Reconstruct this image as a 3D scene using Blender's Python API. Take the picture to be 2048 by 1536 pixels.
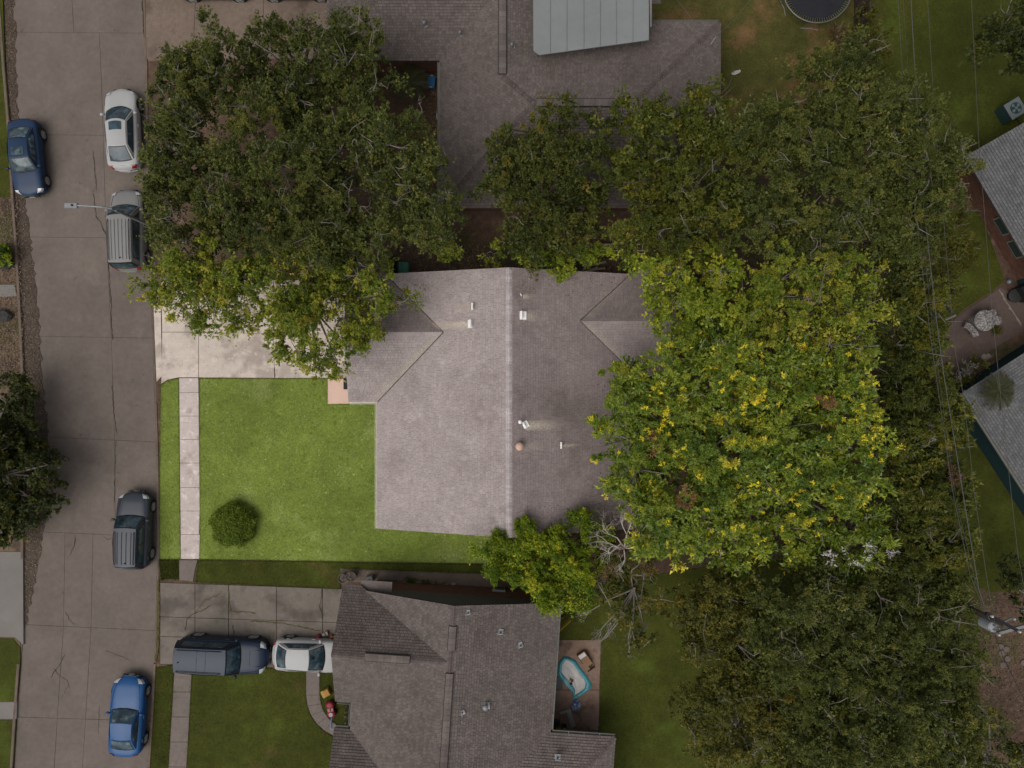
import bpy, math, random
import numpy as np
from mathutils import Vector, Matrix, Euler

for _o in list(bpy.data.objects):
    bpy.data.objects.remove(_o, do_unlink=True)
R = math.radians
rng = np.random.default_rng(7)
random.seed(7)
SC = bpy.context.scene
COL = SC.collection

# ------------------------------------------------------------------ camera, sky, sun, exposure
CAM_H = 40.0                      # metres above the ground, looking straight down
GSD = 0.029                       # metres per photograph pixel on the ground
cam_data = bpy.data.cameras.new("drone_camera")
cam = bpy.data.objects.new("drone_camera", cam_data)
COL.objects.link(cam)
cam.location = (0, 0, CAM_H)
cam_data.sensor_width = 36.0
cam_data.lens = 36.0 * CAM_H / (2048 * GSD)
cam_data.clip_end = 600
SC.camera = cam

TO_SUN = Vector((-0.38, -0.35, 0.86)).normalized()
world = bpy.data.worlds.new("World")
SC.world = world
world.use_nodes = True
wn = world.node_tree
sky = wn.nodes.new("ShaderNodeTexSky")
sky.sky_type = 'NISHITA'
sky.sun_disc = False
sky.sun_elevation = math.asin(TO_SUN.z)
sky.sun_rotation = math.atan2(TO_SUN.x, TO_SUN.y)
sky.dust_density = 3.0
hs = wn.nodes.new("ShaderNodeHueSaturation")
hs.inputs["Saturation"].default_value = 0.22      # thin overcast: the blue is veiled
wn.links.new(sky.outputs[0], hs.inputs["Color"])
wn.links.new(hs.outputs[0], wn.nodes["Background"].inputs[0])
wn.nodes["Background"].inputs[1].default_value = 0.096
sun_data = bpy.data.lights.new("sun", 'SUN')
sun_data.energy = 1.4
sun_data.angle = R(55)
sun_data.color = (1.0, 0.95, 0.88)
sun = bpy.data.objects.new("sun", sun_data)
COL.objects.link(sun)
sun.rotation_euler = TO_SUN.to_track_quat('Z', 'Y').to_euler()
sun.location = (-30, -30, 60)
SC.view_settings.view_transform = 'Standard'
SC.view_settings.look = 'None'
SC.view_settings.gamma = 1.0
SC.view_settings.use_curve_mapping = False
SC.view_settings.exposure = 0.36

# ------------------------------------------------------------------ helpers
def P(px, py, z=0.0):
    """the point at height z that stands where the photograph shows pixel (px, py)"""
    f = GSD * (CAM_H - z) / CAM_H
    return Vector(((px - 1024) * f, (768 - py) * f, z))

def PP(pts, z=0.0):
    return [tuple(P(a, b, z)) for a, b in pts]

class MB:
    """collects faces and links them as ONE mesh object"""
    def __init__(s):
        s.v = []; s.f = []; s.m = []; s.mats = []
    def mi(s, m):
        if m is None: return 0
        if m not in s.mats: s.mats.append(m)
        return s.mats.index(m)
    def face(s, pts, m=None):
        i = len(s.v); s.v += [tuple(p) for p in pts]
        s.f.append(tuple(range(i, i + len(pts)))); s.m.append(s.mi(m))
    def mesh(s, vs, fs, m=None):
        i = len(s.v); s.v += [tuple(p) for p in vs]; k = s.mi(m)
        for f in fs:
            s.f.append(tuple(i + q for q in f)); s.m.append(k)
    def box(s, c, size, m=None, rz=0.0, mat=None):
        hx, hy, hz = size[0] / 2, size[1] / 2, size[2] / 2
        vs = [Vector((x, y, z)) for z in (-hz, hz) for x, y in ((-hx, -hy), (hx, -hy), (hx, hy), (-hx, hy))]
        M_ = mat if mat is not None else Matrix.Rotation(rz, 3, 'Z')
        vs = [M_ @ v + Vector(c) for v in vs]
        s.mesh(vs, [(3, 2, 1, 0), (4, 5, 6, 7), (0, 1, 5, 4), (1, 2, 6, 5), (2, 3, 7, 6), (3, 0, 4, 7)], m)
    def bevbox(s, c, size, b, m=None, rz=0.0):
        """a box whose top edges are chamfered"""
        hx, hy, hz = size[0] / 2, size[1] / 2, size[2] / 2
        M_ = Matrix.Rotation(rz, 3, 'Z')
        ring = lambda dx, dy, z: [Vector((x * (hx - dx), y * (hy - dy), z)) for x, y in ((-1, -1), (1, -1), (1, 1), (-1, 1))]
        vs = ring(0, 0, -hz) + ring(0, 0, hz - b) + ring(b, b, hz)
        vs = [M_ @ v + Vector(c) for v in vs]
        fs = [(3, 2, 1, 0), (8, 9, 10, 11)]
        for k in (0, 4):
            for j in range(4):
                fs.append((k + j, k + (j + 1) % 4, k + 4 + (j + 1) % 4, k + 4 + j))
        s.mesh(vs, fs, m)
    def prism(s, poly, z0, z1, m=None):
        """poly: xy points counter-clockwise; z0/z1 numbers"""
        n = len(poly)
        area = sum(poly[i][0] * poly[(i + 1) % n][1] - poly[(i + 1) % n][0] * poly[i][1] for i in range(n))
        if area < 0: poly = poly[::-1]
        vs = [(p[0], p[1], z0) for p in poly] + [(p[0], p[1], z1) for p in poly]
        fs = [tuple(range(n - 1, -1, -1)), tuple(range(n, 2 * n))]
        for i in range(n):
            j = (i + 1) % n
            fs.append((i, j, n + j, n + i))
        s.mesh(vs, fs, m)
    def tube(s, pts, rad, m=None, n=6, cap=True):
        pts = [Vector(p) for p in pts]
        if not hasattr(rad, '__len__'): rad = [rad] * len(pts)
        vs = []
        for i, p in enumerate(pts):
            d = (pts[min(i + 1, len(pts) - 1)] - pts[max(i - 1, 0)])
            if d.length < 1e-9: d = Vector((0, 0, 1))
            d.normalize()
            a = d.cross(Vector((0, 0, 1)))
            if a.length < 1e-3: a = d.cross(Vector((1, 0, 0)))
            a.normalize(); b = d.cross(a)
            for k in range(n):
                t = 2 * math.pi * k / n
                vs.append(p + (a * math.cos(t) + b * math.sin(t)) * rad[i])
        fs = []
        for i in range(len(pts) - 1):
            for k in range(n):
                fs.append((i * n + k, (i + 1) * n + k, (i + 1) * n + (k + 1) % n, i * n + (k + 1) % n))
        if cap:
            fs.append(tuple(range(n))); fs.append(tuple((len(pts) - 1) * n + k for k in range(n - 1, -1, -1)))
        s.mesh(vs, fs, m)
    def lathe(s, prof, m=None, n=20, c=(0, 0, 0), mat=None):
        """prof: (radius, height) pairs from bottom to top"""
        vs = []
        for r, h in prof:
            for k in range(n):
                t = 2 * math.pi * k / n
                v = Vector((r * math.cos(t), r * math.sin(t), h))
                if mat is not None: v = mat @ v
                vs.append(v + Vector(c))
        fs = []
        for i in range(len(prof) - 1):
            for k in range(n):
                fs.append((i * n + k, i * n + (k + 1) % n, (i + 1) * n + (k + 1) % n, (i + 1) * n + k))
        if prof[0][0] > 1e-4: fs.append(tuple(range(n - 1, -1, -1)))
        if prof[-1][0] > 1e-4: fs.append(tuple((len(prof) - 1) * n + k for k in range(n)))
        s.mesh(vs, fs, m)
    def data(s, name):
        me = bpy.data.meshes.new(name)
        me.from_pydata(s.v, [], s.f)
        for m in s.mats: me.materials.append(m)
        if len(s.mats) > 1: me.polygons.foreach_set("material_index", s.m)
        me.update()
        return me
    def build(s, name, m=None, parent=None, smooth=False, loc=None):
        if m is not None and not s.mats: s.mats = [m]
        me = s.data(name)
        if smooth: me.polygons.foreach_set("use_smooth", [True] * len(me.polygons)); me.update()
        return link(name, me, parent, loc)

def link(name, me, parent=None, loc=None, rz=0.0):
    o = bpy.data.objects.new(name, me)
    COL.objects.link(o)
    if parent is not None: o.parent = parent
    if loc is not None: o.location = loc
    if rz: o.rotation_euler = (0, 0, rz)
    return o

def empty(name, loc, rz=0.0):
    return link(name, None, None, loc, rz)

def tag(o, label=None, cat=None, group=None, kind=None):
    if label: o["label"] = label
    if cat: o["category"] = cat
    if group: o["group"] = group
    if kind: o["kind"] = kind
    return o

# ------------------------------------------------------------------ materials
def mat(name, base, rough=0.8, var=(), bump=0.0, bump_scale=30.0, metallic=0.0, spec=0.3,
        island=0.0, patch=(), coat=0.0, stretch=None):
    """base colour, several octaves of noise (scale, amount), patches (colour, scale, low, high[, strength]),
    random tint per loose piece (island)"""
    m = bpy.data.materials.new(name)
    m.use_nodes = True
    nt = m.node_tree; N = nt.nodes; L = nt.links
    b = N["Principled BSDF"]
    b.inputs["Roughness"].default_value = rough
    b.inputs["Metallic"].default_value = metallic
    b.inputs["Specular IOR Level"].default_value = spec
    b.inputs["Coat Weight"].default_value = coat
    b.inputs["Coat Roughness"].default_value = 0.05
    geo = N.new("ShaderNodeNewGeometry")
    pos = geo.outputs["Position"]
    if stretch is not None:
        mp = N.new("ShaderNodeMapping"); mp.inputs["Scale"].default_value = stretch
        L.new(pos, mp.inputs["Vector"]); pos = mp.outputs[0]
    rgb = N.new("ShaderNodeRGB"); rgb.outputs[0].default_value = (*base, 1)
    cur = rgb.outputs[0]
    def noise(scale, detail=3.0, rgh=0.6, off=0.0):
        t = N.new("ShaderNodeTexNoise"); t.inputs["Scale"].default_value = scale
        t.inputs["Detail"].default_value = detail; t.inputs["Roughness"].default_value = rgh
        v = N.new("ShaderNodeVectorMath"); v.operation = 'ADD'; v.inputs[1].default_value = (off, off * 1.7, off * .3)
        L.new(pos, v.inputs[0]); L.new(v.outputs[0], t.inputs["Vector"])
        return t.outputs["Fac"]
    for k, pt in enumerate(patch):
        c2, sc, lo, hi = pt[:4]
        mr = N.new("ShaderNodeMapRange"); mr.interpolation_type = 'SMOOTHSTEP'
        mr.inputs["From Min"].default_value = lo; mr.inputs["From Max"].default_value = hi
        mr.inputs["To Max"].default_value = pt[4] if len(pt) > 4 else 1.0
        L.new(noise(sc, 4.0, 0.6, 11.3 * (k + 1)), mr.inputs["Value"])
        mx = N.new("ShaderNodeMix"); mx.data_type = 'RGBA'
        L.new(mr.outputs[0], mx.inputs["Factor"]); L.new(cur, mx.inputs["A"])
        mx.inputs["B"].default_value = (*c2, 1)
        cur = mx.outputs["Result"]
    fac = None
    def mul(sock):
        nonlocal fac
        if fac is None: fac = sock; return
        q = N.new("ShaderNodeMath"); q.operation = 'MULTIPLY'
        L.new(fac, q.inputs[0]); L.new(sock, q.inputs[1]); fac = q.outputs[0]
    for k, (sc, am) in enumerate(var):
        mr = N.new("ShaderNodeMapRange"); mr.clamp = False
        mr.inputs["From Min"].default_value = 0.25; mr.inputs["From Max"].default_value = 0.75
        mr.inputs["To Min"].default_value = 1 - am; mr.inputs["To Max"].default_value = 1 + am
        L.new(noise(sc, 3.0, 0.6, 3.1 * (k + 1)), mr.inputs["Value"]); mul(mr.outputs[0])
    if island:
        mr = N.new("ShaderNodeMapRange")
        mr.inputs["To Min"].default_value = 1 - island; mr.inputs["To Max"].default_value = 1 + island
        L.new(geo.outputs["Random Per Island"], mr.inputs["Value"]); mul(mr.outputs[0])
    if fac is not None:
        v = N.new("ShaderNodeVectorMath"); v.operation = 'SCALE'
        L.new(cur, v.inputs[0]); L.new(fac, v.inputs["Scale"]); cur = v.outputs[0]
    L.new(cur, b.inputs["Base Color"])
    if bump:
        bp = N.new("ShaderNodeBump"); bp.inputs["Strength"].default_value = bump
        bp.inputs["Distance"].default_value = 0.02
        L.new(noise(bump_scale, 4.0), bp.inputs["Height"]); L.new(bp.outputs[0], b.inputs["Normal"])
    m["cur"] = ""
    return m

def leaf_mat(name, stops, trans=0.25, rough=0.55, spec=0.25):
    """leaf colour by the per-leaf attribute tone (species and age of the leaf)"""
    m = bpy.data.materials.new(name); m.use_nodes = True
    nt = m.node_tree; N = nt.nodes; L = nt.links
    b = N["Principled BSDF"]; out = N["Material Output"]
    b.inputs["Roughness"].default_value = rough; b.inputs["Specular IOR Level"].default_value = spec
    at = N.new("ShaderNodeAttribute"); at.attribute_name = "tone"
    cr = N.new("ShaderNodeValToRGB")
    el = cr.color_ramp.elements
    while len(el) < len(stops): el.new(0.5)
    for e, (p, c) in zip(el, stops): e.position = p; e.color = (*c, 1)
    L.new(at.outputs["Fac"], cr.inputs[0]); L.new(cr.outputs[0], b.inputs["Base Color"])
    tr = N.new("ShaderNodeBsdfTranslucent"); L.new(cr.outputs[0], tr.inputs["Color"])
    mx = N.new("ShaderNodeMixShader"); mx.inputs[0].default_value = trans
    L.new(b.outputs[0], mx.inputs[1]); L.new(tr.outputs[0], mx.inputs[2]); L.new(mx.outputs[0], out.inputs[0])
    return m
# ------------------------------------------------------------------ ground
ZY = 0.10        # yards lie a kerb's height above the road
m_soil = mat("leaf_litter_soil", (0.085, 0.052, 0.036), 0.95, var=((0.25, .3), (3, .35), (22, .5)), bump=.6, bump_scale=25,
             patch=(((0.05, 0.05, 0.018), 0.35, .5, .62, .7), ((0.16, 0.10, 0.07), 1.1, .58, .68, .6)))
m_roadbed = mat("joint_dirt", (0.062, 0.052, 0.043), 0.95, var=((4, .4),), patch=(((0.06, 0.055, 0.02), 0.9, .5, .6),))
m_road = mat("old_road_concrete", (0.136, 0.111, 0.096), 0.9, var=((0.12, .12), (0.6, .12), (3.5, .10), (45, .16), (160, .12)), bump=.25, bump_scale=60,
             patch=(((0.085, 0.068, 0.057), 0.35, .60, .76, .3), ((0.17, 0.145, 0.125), 0.55, .60, .75, .5), ((0.070, 0.058, 0.050), 2.3, .66, .74, .55), ((0.20, 0.18, 0.16), 5.0, .70, .76, .5)), spec=.2)
m_crack = mat("crack_dirt", (0.040, 0.034, 0.026), 0.95, var=((5, .5),))
m_kerb = mat("kerb_concrete", (0.125, 0.092, 0.072), 0.9, var=((1.5, .25), (20, .2)), bump=.3)
m_drive = mat("bright_drive_concrete", (0.52, 0.445, 0.388), 0.88, var=((0.5, .10), (3, .10), (40, .14), (140, .12)), bump=.25, bump_scale=55,
              patch=(((0.32, 0.265, 0.23), 0.75, .44, .62, .8), ((0.66, 0.55, 0.47), 2.2, .6, .7, .5)), spec=.2)  # bright concrete of the lot; its brightness against the surroundings is put into the colour
m_porch = mat("pink_porch_concrete", (0.62, 0.43, 0.35), 0.88, var=((1.2, .08), (40, .08)), bump=.15)
m_walk = mat("grey_walk_concrete", (0.47, 0.40, 0.37), 0.88, var=((0.8, .10), (6, .10), (60, .10)), bump=.25, bump_scale=55,
             patch=(((0.66, 0.60, 0.57), 2.3, .54, .68, .6), ((0.30, 0.24, 0.21), 0.9, .54, .70, .7)))
m_ndrive = mat("dimmed_stained_concrete", (0.150, 0.128, 0.108), 0.9, var=((0.5, .15), (3, .15), (40, .12)), bump=.25, bump_scale=55,
               patch=(((0.075, 0.062, 0.052), 0.55, .48, .66, .8), ((0.055, 0.06, 0.022), 2.5, .68, .74, .8)))  # stains and moss over a base colour darkened to dim the surroundings
m_nwalk = mat("dimmed_walk_concrete", (0.150, 0.122, 0.108), 0.9, var=((0.8, .12), (6, .12), (60, .1)), bump=.25,
              patch=(((0.10, 0.085, 0.07), 1.3, .55, .68, .6),))  # same walk as inside the lot, its colour darkened to dim the surroundings
m_lpad = mat("left_pad_concrete", (0.165, 0.150, 0.138), 0.9, var=((0.8, .1), (40, .1)), bump=.2)
m_patio = mat("brown_patio_concrete", (0.190, 0.125, 0.094), 0.9, var=((0.6, .15), (5, .2), (40, .15)), bump=.25,
              patch=(((0.085, 0.05, 0.036), 1.1, .52, .66, .7), ((0.20, 0.145, 0.11), 1.8, .6, .7, .6)))
m_epatio = mat("round_patio_concrete", (0.088, 0.062, 0.054), 0.9, var=((0.6, .12), (5, .15), (40, .12)), bump=.25,
               patch=(((0.13, 0.092, 0.07), 0.8, .56, .7, .6),))
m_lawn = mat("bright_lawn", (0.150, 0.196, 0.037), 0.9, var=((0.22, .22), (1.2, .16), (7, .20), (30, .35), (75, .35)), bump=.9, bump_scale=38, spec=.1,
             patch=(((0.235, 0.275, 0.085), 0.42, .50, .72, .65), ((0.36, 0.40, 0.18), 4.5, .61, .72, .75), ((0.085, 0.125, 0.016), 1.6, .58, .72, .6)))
m_nlawn = mat("dimmed_lawn", (0.044, 0.050, 0.008), 0.9, var=((0.22, .22), (1.2, .2), (7, .22), (30, .35), (75, .35)), bump=.9, bump_scale=38, spec=.1,
              patch=(((0.060, 0.078, 0.012), 0.4, .52, .70, .7), ((0.082, 0.060, 0.022), 0.4, .58, .74, .7)))  # darker copy of the lawn; the dimming outside the lot is in its colour
m_dry = mat("dry_lawn", (0.062, 0.060, 0.016), 0.95, var=((0.3, .2), (1.5, .2), (8, .25), (30, .3), (75, .3)), bump=.9, bump_scale=38, spec=.1,
            patch=(((0.150, 0.085, 0.040), 0.30, .48, .64, .85), ((0.032, 0.050, 0.010), 0.5, .58, .70, .8)))
m_mulch = mat("brown_mulch", (0.075, 0.042, 0.026), 0.95, var=((3, .3), (25, .5)), bump=.8, bump_scale=30)
m_verge = mat("dry_verge", (0.125, 0.085, 0.055), 0.95, var=((0.5, .25), (4, .3), (30, .4)), bump=.8, bump_scale=35,
              patch=(((0.055, 0.060, 0.015), 0.35, .47, .6, .9), ((0.06, 0.042, 0.03), 0.8, .55, .68, .8)))

g = MB(); g.face([(-220, -220, -.014), (220, -220, -.014), (220, 220, -.014), (-220, 220, -.014)])
tag(g.build("ground", m_roadbed), kind="structure")

L_EDGE = [(-12, -900), (-8, -60), (5, 30), (12, 130), (22, 250), (30, 390), (38, 504), (44, 609), (50, 744), (52, 900), (50, 1090), (48, 1270), (42, 1330), (35, 1427), (28, 1536), (22, 1620), (-10, 2400)]
R_EDGE = [(283, -900), (285, -60), (288, 60), (291, 125), (293, 300), (297, 495), (302, 600), (308, 750), (313, 900), (316, 1100), (313, 1180), (308, 1330), (303, 1430), (296, 1536), (290, 1620), (260, 2400)]
def edge_x(E, y):
    for (x0, y0), (x1, y1) in zip(E, E[1:]):
        if y0 <= y <= y1: return x0 + (x1 - x0) * (y - y0) / (y1 - y0)
    return E[-1][0]

def yard(name, E, far, m):
    b = MB()
    pts = PP(E, 0)
    q = [(p[0], p[1]) for p in pts]
    b.prism(q + [(far, q[-1][1]), (far, q[0][1])], -.05, ZY - .02, m)
    return tag(b.build(name, m), kind="structure")
yard("ground", [(x + 4, y) for x, y in R_EDGE], 140, m_soil)
yard("ground", [(x - 4, y) for x, y in L_EDGE], -140, m_verge)

# road: concrete slabs with open joints over the dirt
road = empty("road", (0, 0, 0)); tag(road, kind="structure")
rows = [-330, -130, 65, 270, 475, 674, 878, 1068, 1255, 1438, 1640, 1840]
tilt = [0, 0, 2, 3, 3, 4, 12, 12, 12, 8, 6, 0]
def slab(parent, poly, m, z1, z0=-.05, gap=.014, name="slab"):
    """one cast slab, its edges pulled in by the joint width and its rim slightly eased"""
    c = Vector((sum(p[0] for p in poly) / len(poly), sum(p[1] for p in poly) / len(poly)))
    q = []
    for p in poly:
        d = Vector((p[0], p[1])) - c
        q.append(c + d * (1 - gap / max(d.length, .05)))
    area = sum(q[i][0] * q[(i + 1) % len(q)][1] - q[(i + 1) % len(q)][0] * q[i][1] for i in range(len(q)))
    if area < 0: q = q[::-1]
    n = len(q); b = MB()
    inner = [c + (v - c) * (1 - .012 / max((v - c).length, .05)) for v in q]
    vs = [(v.x, v.y, z0) for v in q] + [(v.x, v.y, z1 - .01) for v in q] + [(v.x, v.y, z1) for v in inner]
    fs = [tuple(2 * n + k for k in range(n))]
    for k in (0, n):
        for i in range(n):
            fs.append((k + i, k + (i + 1) % n, k + n + (i + 1) % n, k + n + i))
    b.mesh(vs, fs, m)
    return b.build(name, m, parent)
for r in range(len(rows) - 1):
    y0, y1 = rows[r], rows[r + 1]
    fr = [0, .68, 1] if y0 < 1000 else [0, .30, .51, 1]
    if y0 < 60: fr = [0, .5, 1]
    ys = [y0 + (y1 - y0) * k / 4 for k in range(5)]
    for a, b_ in zip(fr, fr[1:]):
        lf = []; rt = []
        for k, y in enumerate(ys):
            t = tilt[r] if k < 2 else tilt[r + 1]
            xl, xr = edge_x(L_EDGE, y), edge_x(R_EDGE, y)
            lf.append((xl + (xr - xl) * a, y + t * (a - .5))); rt.append((xl + (xr - xl) * b_, y + t * (b_ - .5)))
        slab(road, [v[:2] for v in PP(lf + rt[::-1])], m_road, random.uniform(-.004, .004), gap=.009)

def crack(pts, w=.03, parent=road, z=.010, m=m_crack, name="crack"):
    """a ragged strip of dirt-filled crack"""
    q = []
    for (x0, y0), (x1, y1) in zip(pts, pts[1:]):
        n = max(2, int(math.hypot(x1 - x0, y1 - y0) / 5))
        for k in range(n):
            t = k / n; q.append((x0 + (x1 - x0) * t + random.uniform(-1.2, 1.2), y0 + (y1 - y0) * t + random.uniform(-1.2, 1.2)))
    q.append(pts[-1])
    q = [P(x, y, z) for x, y in q]
    b = MB(); vs = []
    for i, p in enumerate(q):
        d = q[min(i + 1, len(q) - 1)] - q[max(i - 1, 0)]; n = Vector((-d.y, d.x, 0)).normalized()
        hw = w * random.uniform(.25, .75) * (0.3 if i in (0, len(q) - 1) else 1)
        vs += [p + n * hw, p - n * hw]
    b.mesh(vs, [(2 * i, 2 * i + 1, 2 * i + 3, 2 * i + 2) for i in range(len(q) - 1)], m)
    return b.build(name, m, parent)
crack([(187, 385), (192, 432), (206, 455), (216, 480), (218, 540), (222, 610), (225, 680)], .045)
crack([(224, 770), (228, 830), (234, 866)], .04)
crack([(186, 300), (190, 350), (193, 380)], .035)
crack([(232, 880), (230, 930), (228, 1005)], .035)
crack([(150, 1070), (148, 1095), (138, 1112)], .04)
crack([(131, 1222), (138, 1238), (150, 1250)], .03)
crack([(131, 1310), (118, 1330), (100, 1356)], .04); crack([(107, 1336), (120, 1352)], .035); crack([(118, 1352), (135, 1360), (140, 1378)], .025)
crack([(205, 1072), (215, 1080), (226, 1076), (224, 1092)], .03)
crack([(210, 1300), (240, 1312), (262, 1322)], .022)
crack([(136, 1370), (126, 1390), (123, 1400)], .022)
crack([(199, 1410), (197, 1440), (196, 1470)], .025)
crack([(284, -10), (287, 50), (291, 112)], .05)

# kerbs, cast in lengths of about three metres
def kerbs(E, side, y0, y1, low=()):
    k = empty("kerb", (0, 0, 0)); tag(k, kind="structure")
    y = y0
    while y < y1:
        y2 = min(y + 104, y1)
        pts = [(edge_x(E, t), t) for t in (y, (y + y2) / 2, y2)]
        h = .13
        for a, b_ in low:
            if a < (y + y2) / 2 < b_: h = .045
        pa = [P(x, t + (.4 if i == 0 else -.4 if i == 2 else 0)) for i, (x, t) in enumerate(pts)]
        w = .16 * side
        b = MB()
        prof = [(0, -.05), (.012, h - .02), (.03, h), (.16, h), (.16, -.05)]
        vs = [(p.x + side * u, p.y, z) for p in pa for u, z in prof]
        n = len(prof); fs = []
        for i in range(2):
            for j in range(n - 1):
                f = (i * n + j, (i + 1) * n + j, (i + 1) * n + j + 1, i * n + j + 1)
                fs.append(f if side < 0 else f[::-1])
        fs += [tuple(range(n)), tuple(2 * n + j for j in range(n))]
        b.mesh(vs, fs, m_kerb)
        b.build("kerb_section", m_kerb, k)
        y = y2
kerbs(L_EDGE, -1, -130, 1640, low=((1095, 1290),))
kerbs(R_EDGE, 1, -130, 1640, low=((-130, 115), (560, 760), (1165, 1325)))

# ------------------------------------------------------------------ paved areas
def paving(name, polys, m, z=.125, gap=.014, piece="slab", kind="structure"):
    r = empty(name, (0, 0, 0)); tag(r, kind=kind)
    for p in polys:
        slab(r, [v[:2] for v in PP(p, z)], m, z + random.uniform(-.003, .003), gap=gap, name=piece)
    return r
drive = paving("driveway", [
    [(306, 590), (321, 590), (324, 752), (313, 764)],
    [(322, 560), (397, 560), (397, 664), (324, 664)],
    [(324, 664), (397, 664), (397, 755), (357, 755), (334, 760), (322, 768)],
    [(397, 560), (547, 560), (547, 667), (397, 665)],
    [(397, 665), (547, 667), (549, 756), (397, 755)],
    [(547, 560), (745, 560), (745, 668), (547, 667)],
    [(547, 667), (745, 668), (745, 756), (549, 756)]], m_drive)
crack([(549, 735), (550, 756)], .03, drive, .137)
paving("porch_floor", [[(655, 757), (760, 757), (760, 807), (655, 808)]], m_porch, .128)
ys = [756, 785, 832, 879, 926, 975, 1022, 1069, 1118]
def wx(y): return 358 + (y - 756) * (3.5 / 360)
paving("sidewalk", [[(wx(a), a), (wx(a) + 39, a), (wx(b_) + 39 - (2 if b_ > 1060 else 0), b_), (wx(b_), b_)] for a, b_ in zip(ys, ys[1:])], m_walk, .125, .010)
paving("sidewalk", [[(358, 1120), (395, 1120), (390, 1140), (386, 1164), (358, 1160)]], m_nwalk, .125, .010)
ys = [1335, 1384, 1434, 1484, 1534, 1584]
paving("sidewalk", [[(349 - (a - 1335) * .06, a), (384 - (a - 1335) * .055, a), (384 - (b_ - 1335) * .055, b_), (349 - (b_ - 1335) * .06, b_)] for a, b_ in zip(ys, ys[1:])], m_nwalk, .125, .010)
cx = [320, 390, 457, 553, 645, 720]
ndr = empty("driveway", (0, 0, 0)); tag(ndr, kind="structure")
top = lambda x: 1165 + (x - 318) * .035
bot = lambda x: 1328 + (x - 318) * .03
for a, b_ in zip(cx, cx[1:]):
    for u, v in ((0, .42), (.42, .66), (.66, 1)):
        q = [(a, top(a) + (bot(a) - top(a)) * u), (b_, top(b_) + (bot(b_) - top(b_)) * u), (b_, top(b_) + (bot(b_) - top(b_)) * v), (a, top(a) + (bot(a) - top(a)) * v)]
        slab(ndr, [w[:2] for w in PP(q, .12)], m_ndrive, .12 + random.uniform(-.004, .004), gap=.018)
m_moss = mat("crack_moss", (0.070, 0.062, 0.018), 0.95, var=((8, .5),))
crack([(371, 1262), (372, 1240), (386, 1228), (405, 1222), (424, 1208)], .04, ndr, .135)
crack([(391, 1224), (410, 1200), (436, 1190), (446, 1182)], .03, ndr, .135, m_moss)
crack([(466, 1250), (468, 1300)], .04, ndr, .135); crack([(645, 1170), (640, 1215), (645, 1240)], .05, ndr, .135)
crack([(500, 1242), (560, 1246), (600, 1254), (640, 1262)], .05, ndr, .135, m_moss)
crack([(316, 1160), (318, 1200), (316, 1250), (315, 1300), (311, 1324)], .10, ndr, .137, m_moss)
crack([(457, 1176), (460, 1215), (462, 1222)], .06, ndr, .136, m_moss); crack([(455, 1222), (480, 1224), (512, 1226)], .05, ndr, .136, m_moss)
outer = [(612, 1338), (612, 1390), (615, 1412), (622, 1430), (634, 1448), (650, 1462), (672, 1474), (705, 1482)]
inner = [(639, 1338), (639, 1390), (642, 1408), (647, 1422), (655, 1434), (664, 1444), (676, 1450), (708, 1453)]
paving("garden_path", [[outer[i], inner[i], inner[i + 1], outer[i + 1]] for i in range(len(outer) - 1)], m_nwalk, .122, .006)
paving("driveway", [[(290, -140), (398, -140), (385, 118), (296, 122), (292, 112)], [(398, -140), (530, -140), (525, 118), (385, 118)], [(530, -140), (668, -140), (668, 118), (525, 118)]],
       mat("brown_drive_concrete", (0.155, 0.115, 0.090), 0.9, var=((0.5, .15), (4, .15), (40, .12)), bump=.25,
           patch=(((0.085, 0.058, 0.042), 0.6, .54, .7, .8),)), .12)
paving("driveway", [[(-120, 1103), (46, 1103), (47, 1290), (30, 1275), (-120, 1270)]], m_lpad, .125)
paving("garden_path", [[(-60, 1404), (34, 1404), (33, 1438), (-60, 1438)]], m_lpad, .125)
paving("garden_path", [[(-60, 569), (29, 569), (34, 592), (8, 594), (-60, 590)]], m_lpad, .125)
paving("patio", [[(1100, 1280), (1202, 1280), (1199, 1380), (1098, 1380)], [(1098, 1380), (1199, 1380), (1195, 1540), (1096, 1540)]], m_patio, .12)
ep = [(1876, 735), (1878, 700), (1884, 676), (1896, 655), (1912, 636), (1932, 620), (1960, 602), (1984, 586), (2000, 574), (2030, 588), (2080, 640), (2048, 662), (1985, 700), (1930, 738), (1900, 742)]
epat = paving("patio", [ep], m_epatio, .12)
crack([(1998, 578), (2020, 615), (2043, 652)], .10, epat, .135, mat("light_joint", (0.20, 0.165, 0.135), .9, var=((6, .3),)))
paving("patio_band", [[(680, 1137), (985, 1148), (985, 1175), (760, 1166), (700, 1164), (680, 1168)]], mat("dirt_path", (0.125, 0.095, 0.075), .95, var=((1, .2), (20, .25)), bump=.4), .105)
paving("patio_slab", [[(1300, -40), (1322, -40), (1322, 8), (1302, 8)]], m_nwalk, .12)

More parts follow.
